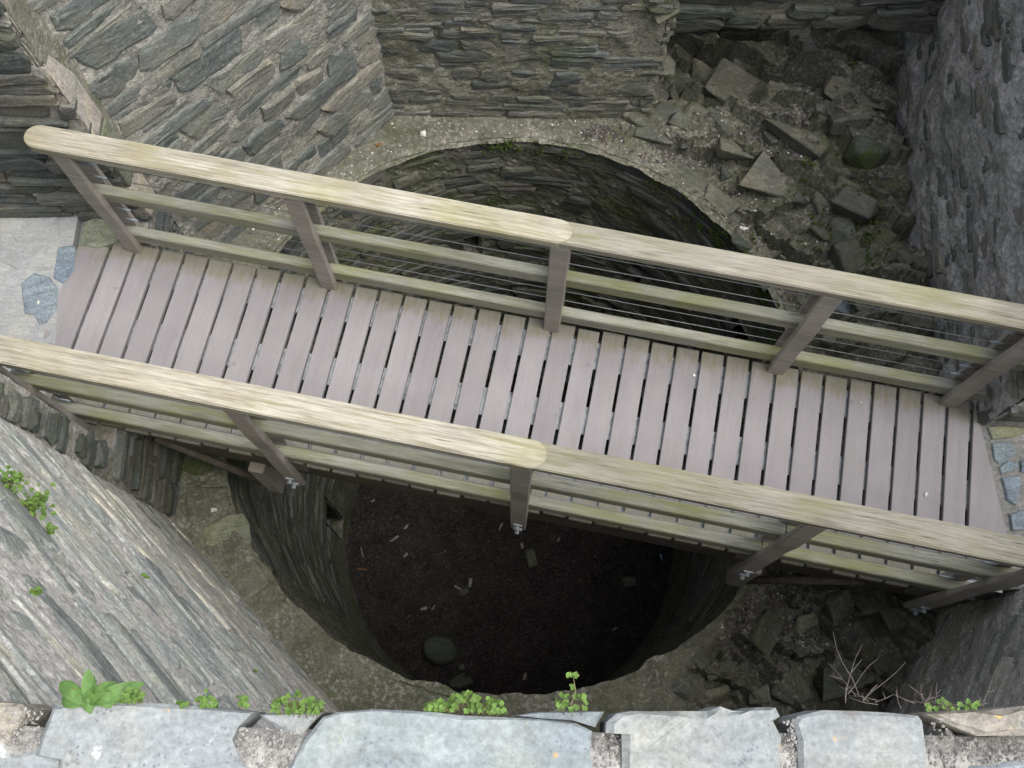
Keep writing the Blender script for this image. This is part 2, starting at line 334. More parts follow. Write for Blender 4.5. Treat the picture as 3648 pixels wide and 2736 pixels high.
def wall(name, label, p0, p1, z0, z1, mm, ms, course=(.05, .13), length=(.12, .42), fill=.8, proud=(-.004, .024), face=None, step=.025,
         amp=.014, cut=None, lean=0., tilt=0., extra=None, zs=None, limit=300, warp=None, base=-.017):
    p0, p1 = Vector(p0+(0,)), Vector(p1+(0,)); d = (p1-p0); L = d.length; d.normalize()
    n = Vector((-d.y, d.x, 0))
    tgt = Vector(face+(0,)) if face else Vector((0, 2.2, 0))
    if (tgt-(p0+p1)/2).dot(n) < 0: n = -n
    X = d; Zv = Vector((0, 0, 1))
    rot = Matrix((X, Zv, X.cross(Zv))).transposed()
    sgn = 1 if X.cross(Zv).dot(n) > 0 else -1
    if sgn < 0:
        X = -d; rot = Matrix((X, Zv, X.cross(Zv))).transposed()
    def pt(s, z, o):
        w = warp(s, z) if warp else 0.
        return p0+d*s+Zv*z+n*(o+w)
    # mortar core: a rough sheet with thickness behind it
    zv = zs or z1
    ns = max(2, int(L/step)); nz = max(2, int((zv-z0)/step))
    V, F = [], []
    for j in range(nz+1):
        for i in range(ns+1):
            s, z = L*i/ns, z0+(zv-z0)*j/nz
            q = pt(s, z, 0)
            o = amp*(.7*fbm(q, 5, 4)+.5*fbm(q, 17, 3))+base
            V.append(q+n*o)
    keep = lambda s, z: not (cut and any(a <= s <= b and c <= z <= e for a, b, c, e in cut))
    for j in range(nz):
        for i in range(ns):
            if keep(L*(i+.5)/ns, z0+(zv-z0)*(j+.5)/nz):
                a = j*(ns+1)+i; f = (a, a+1, a+ns+2, a+ns+1)
                F.append(f if sgn > 0 else f[::-1])
    b = len(V); th = .35
    if zv < z1:
        V += [pt(0, zv, 0), pt(L, zv, 0), pt(L, z1, 0), pt(0, z1, 0)]; F.append((b, b+1, b+2, b+3)); b += 4
    if not cut:
        V += [pt(s, z, o) for o in (-.03, -th) for s, z in ((0, z0), (L, z0), (L, z1), (0, z1))]
        F += [(b+4, b+5, b+6, b+7), (b, b+4, b+7, b+3), (b+1, b+5, b+6, b+2), (b+2, b+6, b+7, b+3)]
    w = mesh_obj(name, V, F, mm, None)
    tag(w, label, 'wall')
    items = []
    for s, z, sw, sh in layout(L, z0, zv, course, length, fill)+(extra or []):
        if sw < .03 or sh < .012: continue
        if s-sw/2 < -.02 or z+sh/2 > z1+.02: continue
        if s+sw/2 > L:
            e = L-U(0, .02)-(s-sw/2)
            if e < .06: continue
            s, sw = s-sw/2+e/2, e
        if not keep(s, z): continue
        q = pt(s, z, 0)
        if not seen(q): continue
        Vs, Fs = stone_geo(sw, sh, U(*proud))
        m = Matrix.Translation(q) @ rot.to_4x4() @ Matrix.Rotation(U(-.075, .075)+tilt, 4, 'Z')
        dist = (q-Vector((0, 0, CAM_Z))); items.append((m, Vs, Fs, sw*sh*abs(n.dot(dist.normalized()))/dist.length_squared*1e3 if dist.length else 0))
    place_stones(items, ms, w, limit)
    return w
OCT = 2.28; CY = 2.2; HS = .944
TOP = 4.3
# far wall and its continuation over the undercut
wall('castle_wall', 'mossy far wall of coursed grey slate above the curved ledge', (-HS-.06, CY+OCT), (1.06, CY+OCT), 0, 2.9, M['far_mortar'], M['far_stone'], (.05, .17), (.12, .42), .90, (-.012, .006), zs=1.9, amp=.015, base=-.008, warp=lambda s, z: .035*fbm((s, z, 1.7), 1.5, 3))
wall('castle_wall', 'sloping-coursed slate wall in the upper left corner with lichened mortar', (-2.28, CY+HS), (-HS, CY+OCT), 0, 3.4, M['fl_mortar'], M['fl_stone'], (.08, .23), (.18, .55), .95, (-.009, .008), zs=3.2, amp=.013, base=-.011, warp=lambda s, z: .03*fbm((s, z, 6.1), 1.4, 3))
wall('castle_wall', 'pale lichened wall dropping away at the lower left below the plants', (-HS+.02, CY-OCT-.02), (-2.28, CY-HS), 0, 4.4, M['nl_mortar'], M['nl_stone'], (.07, .2), (.22, .65), .88, (-.011, .005), amp=.012, base=-.0075)
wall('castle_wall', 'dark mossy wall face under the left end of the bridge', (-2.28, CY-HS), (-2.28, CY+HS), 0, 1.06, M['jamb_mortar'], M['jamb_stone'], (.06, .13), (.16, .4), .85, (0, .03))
wall('door_jamb', 'narrow stone jamb on the near side of the left landing', (-2.28, CY-HS), (-2.28, 1.45), 1.06, TOP, M['fl_mortar'], M['jamb_stone'], (.08, .16), (.1, .18), .95, (0, .03))
jamb = wall('door_jamb', 'dark slate jamb beside the left landing behind the handrail end', (-3.8, 2.94), (-2.275, 2.94), 1.06, TOP, M['jamb_mortar'], M['jamb_stone'], (.07, .18), (.25, .6), .95, (-.002, .03), face=(-3, 1.5), zs=3.2)
wall('door_jamb', 'passage side of the near stone jamb at the left landing', (-3.8, 1.45), (-2.30, 1.45), 1.06, TOP, M['jamb_mortar'], M['jamb_stone'], (.07, .18), (.25, .6), 0., face=(-3, 3), step=.1)
rwarp = lambda s, z: .07*fbm((s*.6, z, 3.3), 1.6, 3)
wall('castle_wall', 'rough mortared wall along the right edge with long dark stones', (2.70, 1.64), (3.02, 5.35), 0, 2.8, M['rw_mortar'], M['rw_stone'], (.05, .14), (.10, .36), .7, (-.028, .010), zs=2.5, amp=.024, base=-.004, warp=rwarp)
wall('castle_wall', 'pale plastered wall in the lower right corner', (2.1, -.36), (2.80, .715), 0, 2.9, M['nl_mortar'], M['nl_stone'], (.06, .18), (.14, .4), .6, (-.02, .006), amp=.018, base=-.008)
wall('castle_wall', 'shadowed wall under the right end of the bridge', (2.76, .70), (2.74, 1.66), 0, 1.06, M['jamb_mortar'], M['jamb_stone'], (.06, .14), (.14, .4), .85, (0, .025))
wall('door_jamb', 'water-streaked rock jamb beside the right landing', (2.74, 1.645), (4.2, 1.60), 1.06, 2.8, M['jamb_mortar'], M['jamb_stone'], (.18, .4), (.3, .8), .9, (0, .06), face=(3, 1), zs=2.6)
wall('door_jamb', 'passage side of the near stone jamb at the right landing', (2.80, .715), (4.2, .72), 1.06, TOP, M['jamb_mortar'], M['jamb_stone'], (.2, .3), (.3, .6), 0., face=(3, 2), step=.1)
wall('castle_wall', 'overhanging masonry above the hollow at the top right', (1.04, 4.62), (3.05, 4.66), .86, 2.7, M['jamb_mortar'], M['jamb_stone'], (.08, .2), (.2, .5), .9, (0, .05))
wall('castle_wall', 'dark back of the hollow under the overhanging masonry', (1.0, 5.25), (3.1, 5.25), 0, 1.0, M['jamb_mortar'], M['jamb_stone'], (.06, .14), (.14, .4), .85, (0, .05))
broken = wall('castle_wall', 'broken end of the far wall beside the rubble', (1.05, CY+OCT), (1.05, 5.3), 0, 2.8, M['far_mortar'], M['rock'], (.06, .14), (.14, .4), .85, (0, .05), face=(2, 5), step=.05)
# big quoin stones of the far jamb
def slab(name, pts, z, t, mat, parent=None, bev=.012, jit=.0, sub=1):
    """Flat stone with a given outline (world x, y), top at z, thickness t, worn edges."""
    c = sum((Vector((p[0], p[1], 0)) for p in pts), Vector())/len(pts)
    out = []
    n = len(pts)
    for i in range(n):
        a, b = Vector((pts[i][0], pts[i][1], 0)), Vector((pts[(i+1) % n][0], pts[(i+1) % n][1], 0))
        k = max(1, int((b-a).length/.05)) if sub else 1
        for q in range(k):
            p = a+(b-a)*q/k
            out.append(p-c+Vector((U(-jit, jit), U(-jit, jit), 0)))
    m = len(out); V = [(p.x, p.y, -t) for p in out]+[(p.x, p.y, -bev*U(.6, 1.4)) for p in out]
    ins = [p*(max(.2, 1-bev*1.3/max(p.length, .03))) for p in out]
    V += [(p.x, p.y, U(-.0015, .0015)) for p in ins]
    F = []
    for i in range(m):
        k = (i+1) % m; F += [(i, k, m+k, m+i), (m+i, m+k, 2*m+k, 2*m+i)]
    F.append(tuple(range(2*m, 3*m)))
    bm = bmesh.new(); bv = [bm.verts.new(v) for v in V]
    for f in F:
        try: bm.faces.new([bv[i] for i in f])
        except ValueError: pass
    bmesh.ops.recalc_face_normals(bm, faces=bm.faces[:])
    top = [f for f in bm.faces if len(f.verts) > 4]
    bmesh.ops.triangulate(bm, faces=top)
    return bm_obj(name, bm, mat, parent, Matrix.Translation((c.x, c.y, z)))
def block(name, x0, x1, y0, y1, z0, z1, mat, parent=None, bev=.012):
    bm = bmesh.new(); bmesh.ops.create_cube(bm, size=1)
    c = Vector(((x0+x1)/2, (y0+y1)/2, (z0+z1)/2))
    for v in bm.verts: v.co = Vector((v.co.x*(x1-x0), v.co.y*(y1-y0), v.co.z*(z1-z0)))+Vector((U(-1, 1), U(-1, 1), U(-1, 1)))*.006
    bmesh.ops.bevel(bm, geom=bm.edges[:], offset=bev, segments=2, affect='EDGES', profile=.6)
    return bm_obj(name, bm, mat, parent, Matrix.Translation(c))
strip = wall('door_jamb', 'narrow wall strip of pale dressed stones beside the left landing', (-2.28, 2.95), (-2.28, CY+HS), 1.06, TOP, M['nl_mortar'], M['fl_stone'], (.08, .16), (.1, .18), .0, (-.01, .02), zs=3.2, amp=.014)
z = 1.08
for h, mt in ((.36, 'quoin'), (.46, 'green_slate'), (.66, 'quoin'), (.2, 'fl_stone'), (.16, 'quoin'), (.24, 'fl_stone')):
    block('quoin_stone', -2.5, -2.274+U(-.005, .005), 2.95, CY+HS-.01, z+.008, z+h-.008, M[mt], strip); z += h

# ------------------------------------------------------------------ pit: shaft wall, floor, ledge
PR, PZ = 2.09, -5.9
sock = [(31, 37.5, -1.95, -1.2), (25, 30.5, -3.15, -2.5), (62.5, 68, -1.45, -.85), (0, 4.5, -3.25, -2.65), (-93, -87, -5.3, -4.0), (-13, -9, -1.9, -1.55)]
def pitp(th, z, o=0): a = R(th); return Vector((math.sin(a)*(PR-o), CY+math.cos(a)*(PR-o), z))
V, F = [], []
na, nz = 360, 150
for j in range(nz+1):
    z = -.0+(PZ-.1)*j/nz
    for i in range(na):
        th = i*360/na; q = pitp(th, z); o = .02*fbm(q, 4, 4)+.012*fbm(q, 15, 3)-.008
        V.append(pitp(th, z, o))
ins = lambda th, z: any(a <= (th+180) % 360-180 <= b and c <= z <= e for a, b, c, e in sock)
for j in range(nz):
    for i in range(na):
        if ins((i+.5)*360/na, (PZ-.1)*(j+.5)/nz): continue
        k = (i+1) % na; F.append((j*na+i, j*na+k, (j+1)*na+k, (j+1)*na+i))
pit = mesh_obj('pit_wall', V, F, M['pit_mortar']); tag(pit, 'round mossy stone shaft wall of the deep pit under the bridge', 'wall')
for a, b, c, e in sock:
    V = []
    for o in (.015, -.35):
        V += [pitp(a-.6, c-.02, o), pitp(b+.6, c-.02, o), pitp(b+.6, e+.02, o), pitp(a-.6, e+.02, o)]
    mesh_obj('beam_socket', V, [(0, 1, 5, 4), (1, 2, 6, 5), (2, 3, 7, 6), (3, 0, 4, 7), (4, 5, 6, 7)], M['pit_mortar'], pit)
items = []
for s, z, w, h in layout(R(250)*PR, -4.6, -.03, (.07, .17), (.18, .5), .68):
    th = math.degrees(s/PR)-125
    if ins(th, z) or z+h/2 > -.045: continue
    q = pitp(th, z)
    if not seen(q, .02): continue
    if z < -3.3 and abs(th) < 60: continue
    a = R(th); n = Vector((-math.sin(a), -math.cos(a), 0)); Xv = Vector((0, 0, 1)).cross(n)
    m = Matrix((Xv, Vector((0, 0, 1)), n)).transposed().to_4x4(); m.translation = q
    Vs, Fs = stone_geo(w, h, U(-.008, .022)); dv = q-Vector((0, 0, CAM_Z))
    items.append((m, Vs, Fs, w*h*abs(n.dot(dv.normalized()))/dv.length_squared))
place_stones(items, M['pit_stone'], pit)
# floor of the pit
def pit_h(x, y): return PZ+.05*fbm((x, y, 1.), 1.6, 4)+.012*fbm((x, y, 5.), 14, 3)
V, F = [], []
n = 110
for j in range(n+1):
    for i in range(n+1):
        x, y = -2.2+4.4*i/n, CY-2.2+4.4*j/n; V.append((x, y, pit_h(x, y)))
for j in range(n):
    for i in range(n): a = j*(n+1)+i; F.append((a, a+1, a+n+2, a+n+1))
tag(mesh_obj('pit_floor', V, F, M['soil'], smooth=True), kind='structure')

def steps(x, y):                           # split, tilted beds of rock: sharp little scarps running from upper left to lower right
    p = Vector((x*1.5+y*1.1+.25*fbm((x, y, 2), 2, 2), y*3.2+x*2.2+.3*fbm((x, y, 8), 2, 2), 0))
    d, pts = noise.voronoi(p, distance_metric='MANHATTAN'); c = pts[0]; q = p-c
    b = (x*.5+y*.86)*2.3+.55*fbm((x, y, 5), 1.4, 3)+.12*noise.cell(c*5.3)
    saw = math.floor(b)-b
    return (noise.cell(c*7.7)-.5)*.8+q.y*.4*(noise.cell(c*3.1+Vector((5, 5, 5)))-.2)+saw*1.15+.55
def ledge_h(x, y):
    r = math.hypot(x, y-CY)
    s = smooth01(.7, 2.7, x)*smooth01(2.16, 2.7, r)
    far = smooth01(1.6, 2.4, y)
    z = s*(.38*far+.10*(1-far))
    z += .55*math.exp(-((x-2.85)**2/.25+(y-2.0)**2/.55))*smooth01(2.2, 2.5, r)
    k = smooth01(.85, 1.5, x)*smooth01(2.13, 2.32, r)
    z += k*(.12*fbm((x, y, 7.), 1.7, 4)+.14*steps(x, y)+.09*(noise.cell(Vector((x*2.6+y*.9, y*3.9-x*1.1, 2.)))-.5)+.05*fbm((x, y, 3.), 6, 4)+.02*fbm((x, y, 6.), 19, 2))
    z += .010*fbm((x, y, 9.), 4, 4)*(1-.3*k)
    if r < PR+.05: z -= .02*smooth01(PR+.05, PR-.04, r)
    return z
V, F = [], []
na, nr = 540, 80
for j in range(nr+1):
    r = PR-.03+(4.6-PR)*(j/nr)**1.35
    for i in range(na):
        a = 2*math.pi*i/na; rr = r+(.038*fbm((math.cos(a)*3, math.sin(a)*3, 4.4), 2.6, 5) if j == 0 else 0)
        x, y = math.sin(a)*rr, CY+math.cos(a)*rr; V.append((x, y, ledge_h(x, y)))
for j in range(nr):
    for i in range(na): k = (i+1) % na; F.append((j*na+i, (j+1)*na+i, (j+1)*na+k, j*na+k))
ledge = mesh_obj('ledge_floor', V, F, M['ledge']); tag(ledge, kind='structure')

def rock_geo(sx, sy, sz, n=16):
    bm = bmesh.new()
    for _ in range(n):
        p = Vector((U(-1, 1), U(-1, 1), U(-1, 1)))
        p = Vector([math.copysign(abs(c)**.55, c) for c in p])
        bm.verts.new((p.x*sx/2, p.y*sy/2, p.z*sz/2))
    r = bmesh.ops.convex_hull(bm, input=bm.verts[:])
    bmesh.ops.delete(bm, geom=list({g for g in r['geom_interior']+r['geom_unused'] if isinstance(g, bmesh.types.BMVert)}), context='VERTS')
    bmesh.ops.bevel(bm, geom=bm.edges[:], offset=min(sx, sy, sz)*.05, segments=1, affect='EDGES')
    return bm
def rock(x, y, sx, sy, sz, rz, mat='rock', dz=0., tx=None, ty=None, name='rock', par=None):
    z = ledge_h(x, y)+dz
    m = Matrix.Translation((x, y, z)) @ Matrix.Rotation(rz, 4, 'Z') @ Matrix.Rotation(U(-.2, .2) if tx is None else tx, 4, 'X') @ Matrix.Rotation(U(-.18, .18) if ty is None else ty, 4, 'Y')
    return bm_obj(name, rock_geo(sx, sy, sz), M[mat], par or ledge, m)
# large flat slabs and blocks that the photograph shows singly (centre px, size, turn)
for px, py, sx, sy, sz, rz, mt in (
    (2690, 330, .75, .38, .16, -.55, 'rock'), (2560, 250, .5, .3, .14, -.4, 'rock'), (2850, 440, .5, .2, .18, -.6, 'rock'), (3060, 300, .5, .36, .12, -.2, 'rock'), (3010, 430, .3, .22, .16, .1, 'rock'),
    (2500, 420, .28, .16, .13, -.6, 'rock'), (2420, 470, .22, .13, .12, -.3, 'rock'), (2570, 460, .3, .14, .12, -.9, 'rock'), (2690, 510, .36, .12, .12, -.65, 'rock'), (2610, 590, .34, .16, .15, -.15, 'rock'),
    (2480, 560, .26, .14, .12, -.5, 'rock'), (2760, 500, .2, .15, .12, .2, 'rock'), (2380, 390, .3, .2, .1, -.3, 'rock'), (2430, 300, .36, .2, .1, -.2, 'rock'), (2900, 570, .2, .3, .2, .1, 'rock'), (3100, 520, .34, .2, .2, -.5, 'rock_moss'),
    (2740, 660, .45, .3, .16, -.3, 'rock'), (2820, 700, .26, .16, .2, -.1, 'rock_moss'), (2960, 690, .16, .42, .24, .35, 'rock'), (3090, 660, .42, .26, .26, -.55, 'rock'), (3060, 730, .34, .18, .26, -.6, 'rock_moss'), (3180, 740, .36, .24, .25, -.7, 'rock'),
    (3010, 860, .2, .4, .26, .3, 'rock_moss'), (2950, 820, .22, .2, .22, .6, 'rock_moss'), (3100, 900, .4, .44, .22, .4, 'rock'), (3080, 1060, .34, .4, .22, .2, 'rock'), (3180, 1000, .3, .4, .3, -.2, 'rock'), (2970, 1000, .18, .2, .2, .3, 'rock_moss'),
    (3000, 1110, .22, .14, .2, -.5, 'blue_slate'), (3020, 1180, .3, .2, .2, -.3, 'rock'), (2480, 640, .4, .2, .09, -.6, 'rock'), (2560, 720, .3, .16, .09, -.7, 'rock'), (2320, 480, .3, .14, .07, -.35, 'rock'),
    (2640, 860, .2, .14, .08, -.5, 'rock_moss'), (2720, 980, .22, .16, .08, -.9, 'rock_moss'), (2600, 760, .2, .1, .07, -.8, 'rock_moss'),
    (2470, 40, .3, .3, .2, .2, 'rock'), (2620, 120, .5, .2, .2, -.1, 'jamb_stone'), (2900, 130, .4, .2, .2, .1, 'jamb_stone')):
    p = at(px, py, .3)
    p = at(px, py, ledge_h(p.x, p.y)); rock(p.x, p.y, sx*1.08, sy*1.08, sz, rz, mt, dz=-sz*.3)
for px, py, sx, sy, sz, rz, mt in (
    (2480, 2330, .22, .12, .09, -.9, 'rock'), (2620, 2390, .26, .16, .12, -.7, 'rock'), (2560, 2480, .2, .14, .12, .3, 'rock'), (2740, 2250, .3, .2, .08, .9, 'rock_moss'), (2870, 2240, .24, .2, .14, .3, 'green_slate'),
    (2900, 2160, .24, .18, .18, 1., 'rock'), (3000, 2150, .2, .2, .18, .4, 'rock'), (2840, 2440, .26, .12, .14, -1.1, 'rock'), (2780, 2470, .2, .14, .1, -.4, 'rock'), (2690, 2480, .16, .14, .1, .2, 'rock'),
    (3120, 2240, .3, .22, .08, .2, 'rock'), (3130, 2300, .3, .26, .07, .4, 'rock_moss'), (3000, 2270, .26, .12, .07, 0, 'jamb_stone'), (3000, 2420, .34, .26, .07, .2, 'rock_moss'), (2400, 2420, .3, .2, .08, -.3, 'rock'),
    (2920, 2350, .26, .2, .09, .2, 'rock'), (2760, 2320, .16, .26, .08, .3, 'rock_moss'), (2860, 2320, .12, .1, .14, .3, 'rock'), (3080, 2160, .24, .2, .16, .2, 'rock'), (3200, 2190, .24, .2, .14, .5, 'rock')):
    p = at(px, py, .05); p = at(px, py, ledge_h(p.x, p.y)); rock(p.x, p.y, sx*.95, sy*.95, sz*.8, rz, mt, dz=-.03)
# loose smaller stones
k = 0
while k < 170:
    a = U(20, 150); r = U(2.3, 3.5); x, y = math.sin(R(a))*r, CY+math.cos(R(a))*r
    if x > 2.85 or y > 5.1 or y < 0: continue
    k += 1; q = .025+.09*rng.random()**2; rock(x, y, q*U(.9, 1.9), q, q*U(.4, .8), U(-1.2, .3), rng.choice(['rock', 'rock', 'rock', 'rock_moss', 'jamb_stone']), dz=U(-.03, .0), name='loose_stone')
for _ in range(26):
    z = U(.02, 2.2); w = U(.1, .32)
    m = Matrix.Translation((U(.93, 1.06), CY+OCT+U(.03, .25), z)) @ Matrix.Rotation(U(-.4, .4), 4, 'Z') @ Matrix.Rotation(U(-.15, .15), 4, 'Y')
    bm_obj('stone', rock_geo(w, U(.12, .3), U(.05, .13)), M['rock'], broken, m)
# flat stones of the ledge on the left and far side
for px, py, sx, sy, rz, mt in ((800, 1900, .34, .26, .2, 'green_slate'), (730, 1790, .3, .22, 0, 'rock'), (880, 2080, .3, .24, .6, 'rock'), (690, 1650, .3, .2, .1, 'rock_moss'), (1320, 480, .3, .16, .6, 'rock'), (1210, 520, .22, .13, .75, 'rock'), (1150, 575, .2, .12, .8, 'rock'), (1260, 450, .2, .13, .3, 'rock')):
    p = at(px, py, .0); rock(p.x, p.y, sx, sy, .05, rz, mt, dz=-.005, tx=0, ty=0, name='flat_stone')

def scatter(name, pts, size, mat, label, cat, hfun, lift=.004, flat=.35, n=5):
    V, F = [], []
    for x, y in pts:
        s = U(*size); z = hfun(x, y)+lift; a0 = U(0, 6.28); el = U(.5, 1.)
        b = len(V); V.append((x, y, z+s*flat))
        for i in range(n):
            a = a0+i*6.283/n; q = s*U(.6, 1.1); ca, sa = math.cos(a)*q, math.sin(a)*q*el
            V.append((x+ca*math.cos(a0)-sa*math.sin(a0), y+ca*math.sin(a0)+sa*math.cos(a0), z-lift*.5+U(0, .3)*s*flat))
        F += [(b, b+1+i, b+1+(i+1) % n) for i in range(n)]
    o = mesh_obj(name, V, F, mat); tag(o, label, cat, kind='stuff'); return o
pts = []
while len(pts) < 420:
    a = U(-60, 140); r = PR+.03+abs(rng.gauss(0, .45)); x, y = math.sin(R(a))*r, CY+math.cos(R(a))*r
    if x > 2.8 or y > CY+OCT+.6 or (x < 1 and y > CY+OCT-.03) or y < .05: continue
    pts.append((x, y))
scatter('pale_specks', pts, (.004, .012), M['white'], 'small white specks of shell and droppings scattered over ledge and rubble', 'debris', ledge_h)
pts = []
for cx, cy, sx, sy, k in ((2820, 400, .16, .10, 260), (3060, 400, .10, .10, 160), (2590, 850, .14, .24, 260), (2750, 1000, .3, .2, 240), (2760, 2130, .22, .16, 380), (2660, 2250, .1, .16, 200), (3100, 650, .08, .06, 80), (2150, 480, .1, .05, 100), (2390, 540, .12, .08, 120)):
    p = at(cx, cy, ledge_h(*at(cx, cy, .2)[:2]))
    pts += [(p.x+rng.gauss(0, sx), p.y+rng.gauss(0, sy)) for _ in range(k)]
pts = [p for p in pts if math.hypot(p[0], p[1]-CY) > PR+.03]
scatter('dark_grit', pts, (.008, .03), M['dirt'], 'patches of dark purplish grit lying between the rubble stones', 'grit', ledge_h, .006)

V, F = [], []
def tuft(c, s):
    q = Vector((U(-.6, .6), U(-.6, .6), 1)).normalized().to_track_quat('Z', 'Y'); b = len(V); a0 = U(0, 6.28)
    V.append(c+q @ Vector((0, 0, s*.8)))
    for i in range(4): V.append(c+q @ Vector((math.cos(a0+i*1.57)*s, math.sin(a0+i*1.57)*s, -s*.2)))
    F.extend([(b, b+1+i, b+1+(i+1) % 4) for i in range(4)])
for th, z, st, sz, k in ((60, -.12, 7, .14, 700), (50, -.25, 6, .15, 260), (72, -.3, 5, .2, 300), (2, -.05, 3, .05, 120), (8, -.1, 3, .05, 80), (-3, -.1, 2.5, .04, 60), (35, -.1, 3, .06, 60)):
    for _ in range(k):
        t_, zz = rng.gauss(th, st), min(-.005, rng.gauss(z, sz))
        if fbm((t_*.2, zz*6, 1), 1., 3) > -.05: tuft(pitp(t_, zz, .02), U(.006, .016))
for px, py, r, k in ((3010, 860, .11, 420), (2960, 800, .08, 200), (2810, 690, .06, 120), (3080, 740, .06, 100), (2700, 850, .05, 70), (2980, 305, .05, 60), (2720, 990, .06, 90), (3020, 1010, .06, 90)):
    p = at(px, py, ledge_h(*at(px, py, .3)[:2]))
    for _ in range(k):
        x, y = p.x+rng.gauss(0, r), p.y+rng.gauss(0, r)
        if fbm((x, y, 1), 9, 2) > -.05: tuft(Vector((x, y, ledge_h(x, y)+U(0, .06))), U(.006, .015))
tag(mesh_obj('moss', V, F, M['moss']), 'cushions of green moss on the right rim of the pit and between the rubble', 'moss', kind='stuff')

# ------------------------------------------------------------------ landings
def floor_patch(name, x0, x1, y0, y1, z, mat, step=.04, amp=.008):
    nx, ny = int((x1-x0)/step), int((y1-y0)/step); V, F = [], []
    for j in range(ny+1):
        for i in range(nx+1):
            x, y = x0+(x1-x0)*i/nx, y0+(y1-y0)*j/ny; V.append((x, y, z+amp*fbm((x, y, z), 3, 4)))
    for j in range(ny):
        for i in range(nx): a = j*(nx+1)+i; F.append((a, a+1, a+nx+2, a+nx+1))
    b = len(V); V += [(x0, y0, z-.3), (x1, y0, z-.3), (x1, y1, z-.3), (x0, y1, z-.3)]
    c = [0, nx, (ny+1)*(nx+1)-1, ny*(nx+1)]
    for i in range(4): F.append((c[i], c[(i+1) % 4], b+(i+1) % 4, b+i))
    return tag(mesh_obj(name, V, F, mat, smooth=False), kind='structure')
DZ = 1.12                                                   # top of the deck
# ------------------------------------------------------------------ footbridge
PSI = -.1915
br = bpy.data.objects.new('footbridge', None); C.objects.link(br)
br.location = (-2.3025, 2.6867, DZ); br.rotation_euler = (0, 0, PSI)
tag(br, 'narrow wooden footbridge with post and wire railings crossing the pit', 'bridge')
def uv(u, v, h=0.): c, s = math.cos(PSI), math.sin(PSI); return Vector((-2.3025+u*c-v*s, 2.6867+u*s+v*c, DZ+h))
def to_uv(p): c, s = math.cos(PSI), math.sin(PSI); x, y = p.x+2.3025, p.y-2.6867; return (x*c+y*s, -x*s+y*c)
PU = [-.03, 1.207, 2.58, 3.925, 4.93]                       # posts
VF, VN = .065, -1.07                                        # middle planes of the two railings
gidx = [0, 8, 17, 26, 33]
def gap_u(i):
    for k in range(4):
        if i <= gidx[k+1] or k == 3:
            return PU[k]+(PU[k+1]-PU[k])*(i-gidx[k])/(gidx[k+1]-gidx[k])
def poly_prism(outline, z0, z1, bev=.004, seg=1):
    bm = bmesh.new(); f = bm.faces.new([bm.verts.new((x, y, z0)) for x, y in outline])
    r = bmesh.ops.extrude_face_region(bm, geom=[f]); bmesh.ops.translate(bm, verts=[g for g in r['geom'] if isinstance(g, bmesh.types.BMVert)], vec=(0, 0, z1-z0))
    bmesh.ops.recalc_face_normals(bm, faces=bm.faces[:])
    if bev:
        ed = [e for e in bm.edges if e.calc_face_angle(0) > .6]
        bmesh.ops.bevel(bm, geom=ed, offset=bev, segments=seg, affect='EDGES')
    return bm
for i in range(-2, 35):
    a = gap_u(i) if i > -2 else None; b = gap_u(i+1) if i < 34 else None
    g = .0095+U(-.0015, .002)
    vf, vn = .055+U(-.006, .006), -1.095+U(-.006, .006)
    if i == -2: q = [(-.275, vn), (gap_u(-1)-g, vn), (gap_u(-1)-g, .0), (-.385, -.02), (-.39, -.55), (-.345, -.93)]
    elif i == 34: q = [(a+g, -.97), (5.375, -.97), (5.09, .05), (a+g, .05)]
    else:
        if i >= 32: vn = -1.02
        q = [(a+g, vn), (b-g, vn), (b-g, vf), (a+g, vf)]
    cu = sum(p[0] for p in q)/len(q)
    bm = poly_prism([(x-cu, y) for x, y in q], -.036, 0, .003)
    bm_obj('deck_board', bm, M['board'], br, Matrix.Translation((cu, 0, U(-.002, .0025))) @ Matrix.Rotation(U(-.004, .004), 4, 'Y'))
# handrails
def hand(name, u0, u1, v, end0, end1, mat, w=.132, h0=1.055, h1=1.112):
    out = []; hw = w/2
    if end0: out += [(u0+.035*(1-math.cos(t))+.0, -hw*math.cos(t)*1.) for t in []]
    def arc(u, sgn, n=9): return [(u-sgn*.045*(1-math.cos(math.pi*(k/(n-1)-.5)))*1.6, hw*math.sin(math.pi*(k/(n-1)-.5))*1.) for k in range(n)]
    L = arc(u0, -1)[::-1] if end0 else [(u0, hw), (u0, -hw)]
    Rr = arc(u1, 1) if end1 else [(u1, -hw), (u1, hw)]
    out = L+Rr
    cu = (u0+u1)/2
    bm = poly_prism([(x-cu, y) for x, y in out], h0-h1, 0, .005, 2)
    o = bm_obj(name, bm, mat, br, Matrix.Translation((cu, v, h1)))
    return o
hand('handrail', -.21, 2.63, VF, True, True, M['rail'], .134, 1.054, 1.1135)
hand('handrail', 2.50, 5.25, VF, False, True, M['rail_grey'], .128, 1.057, 1.1095)
hand('handrail', -.60, 2.72, VN, True, True, M['rail'], .134, 1.054, 1.1135)
hand('handrail', 2.58, 5.45, VN, False, True, M['rail_grey'], .128, 1.057, 1.1095)
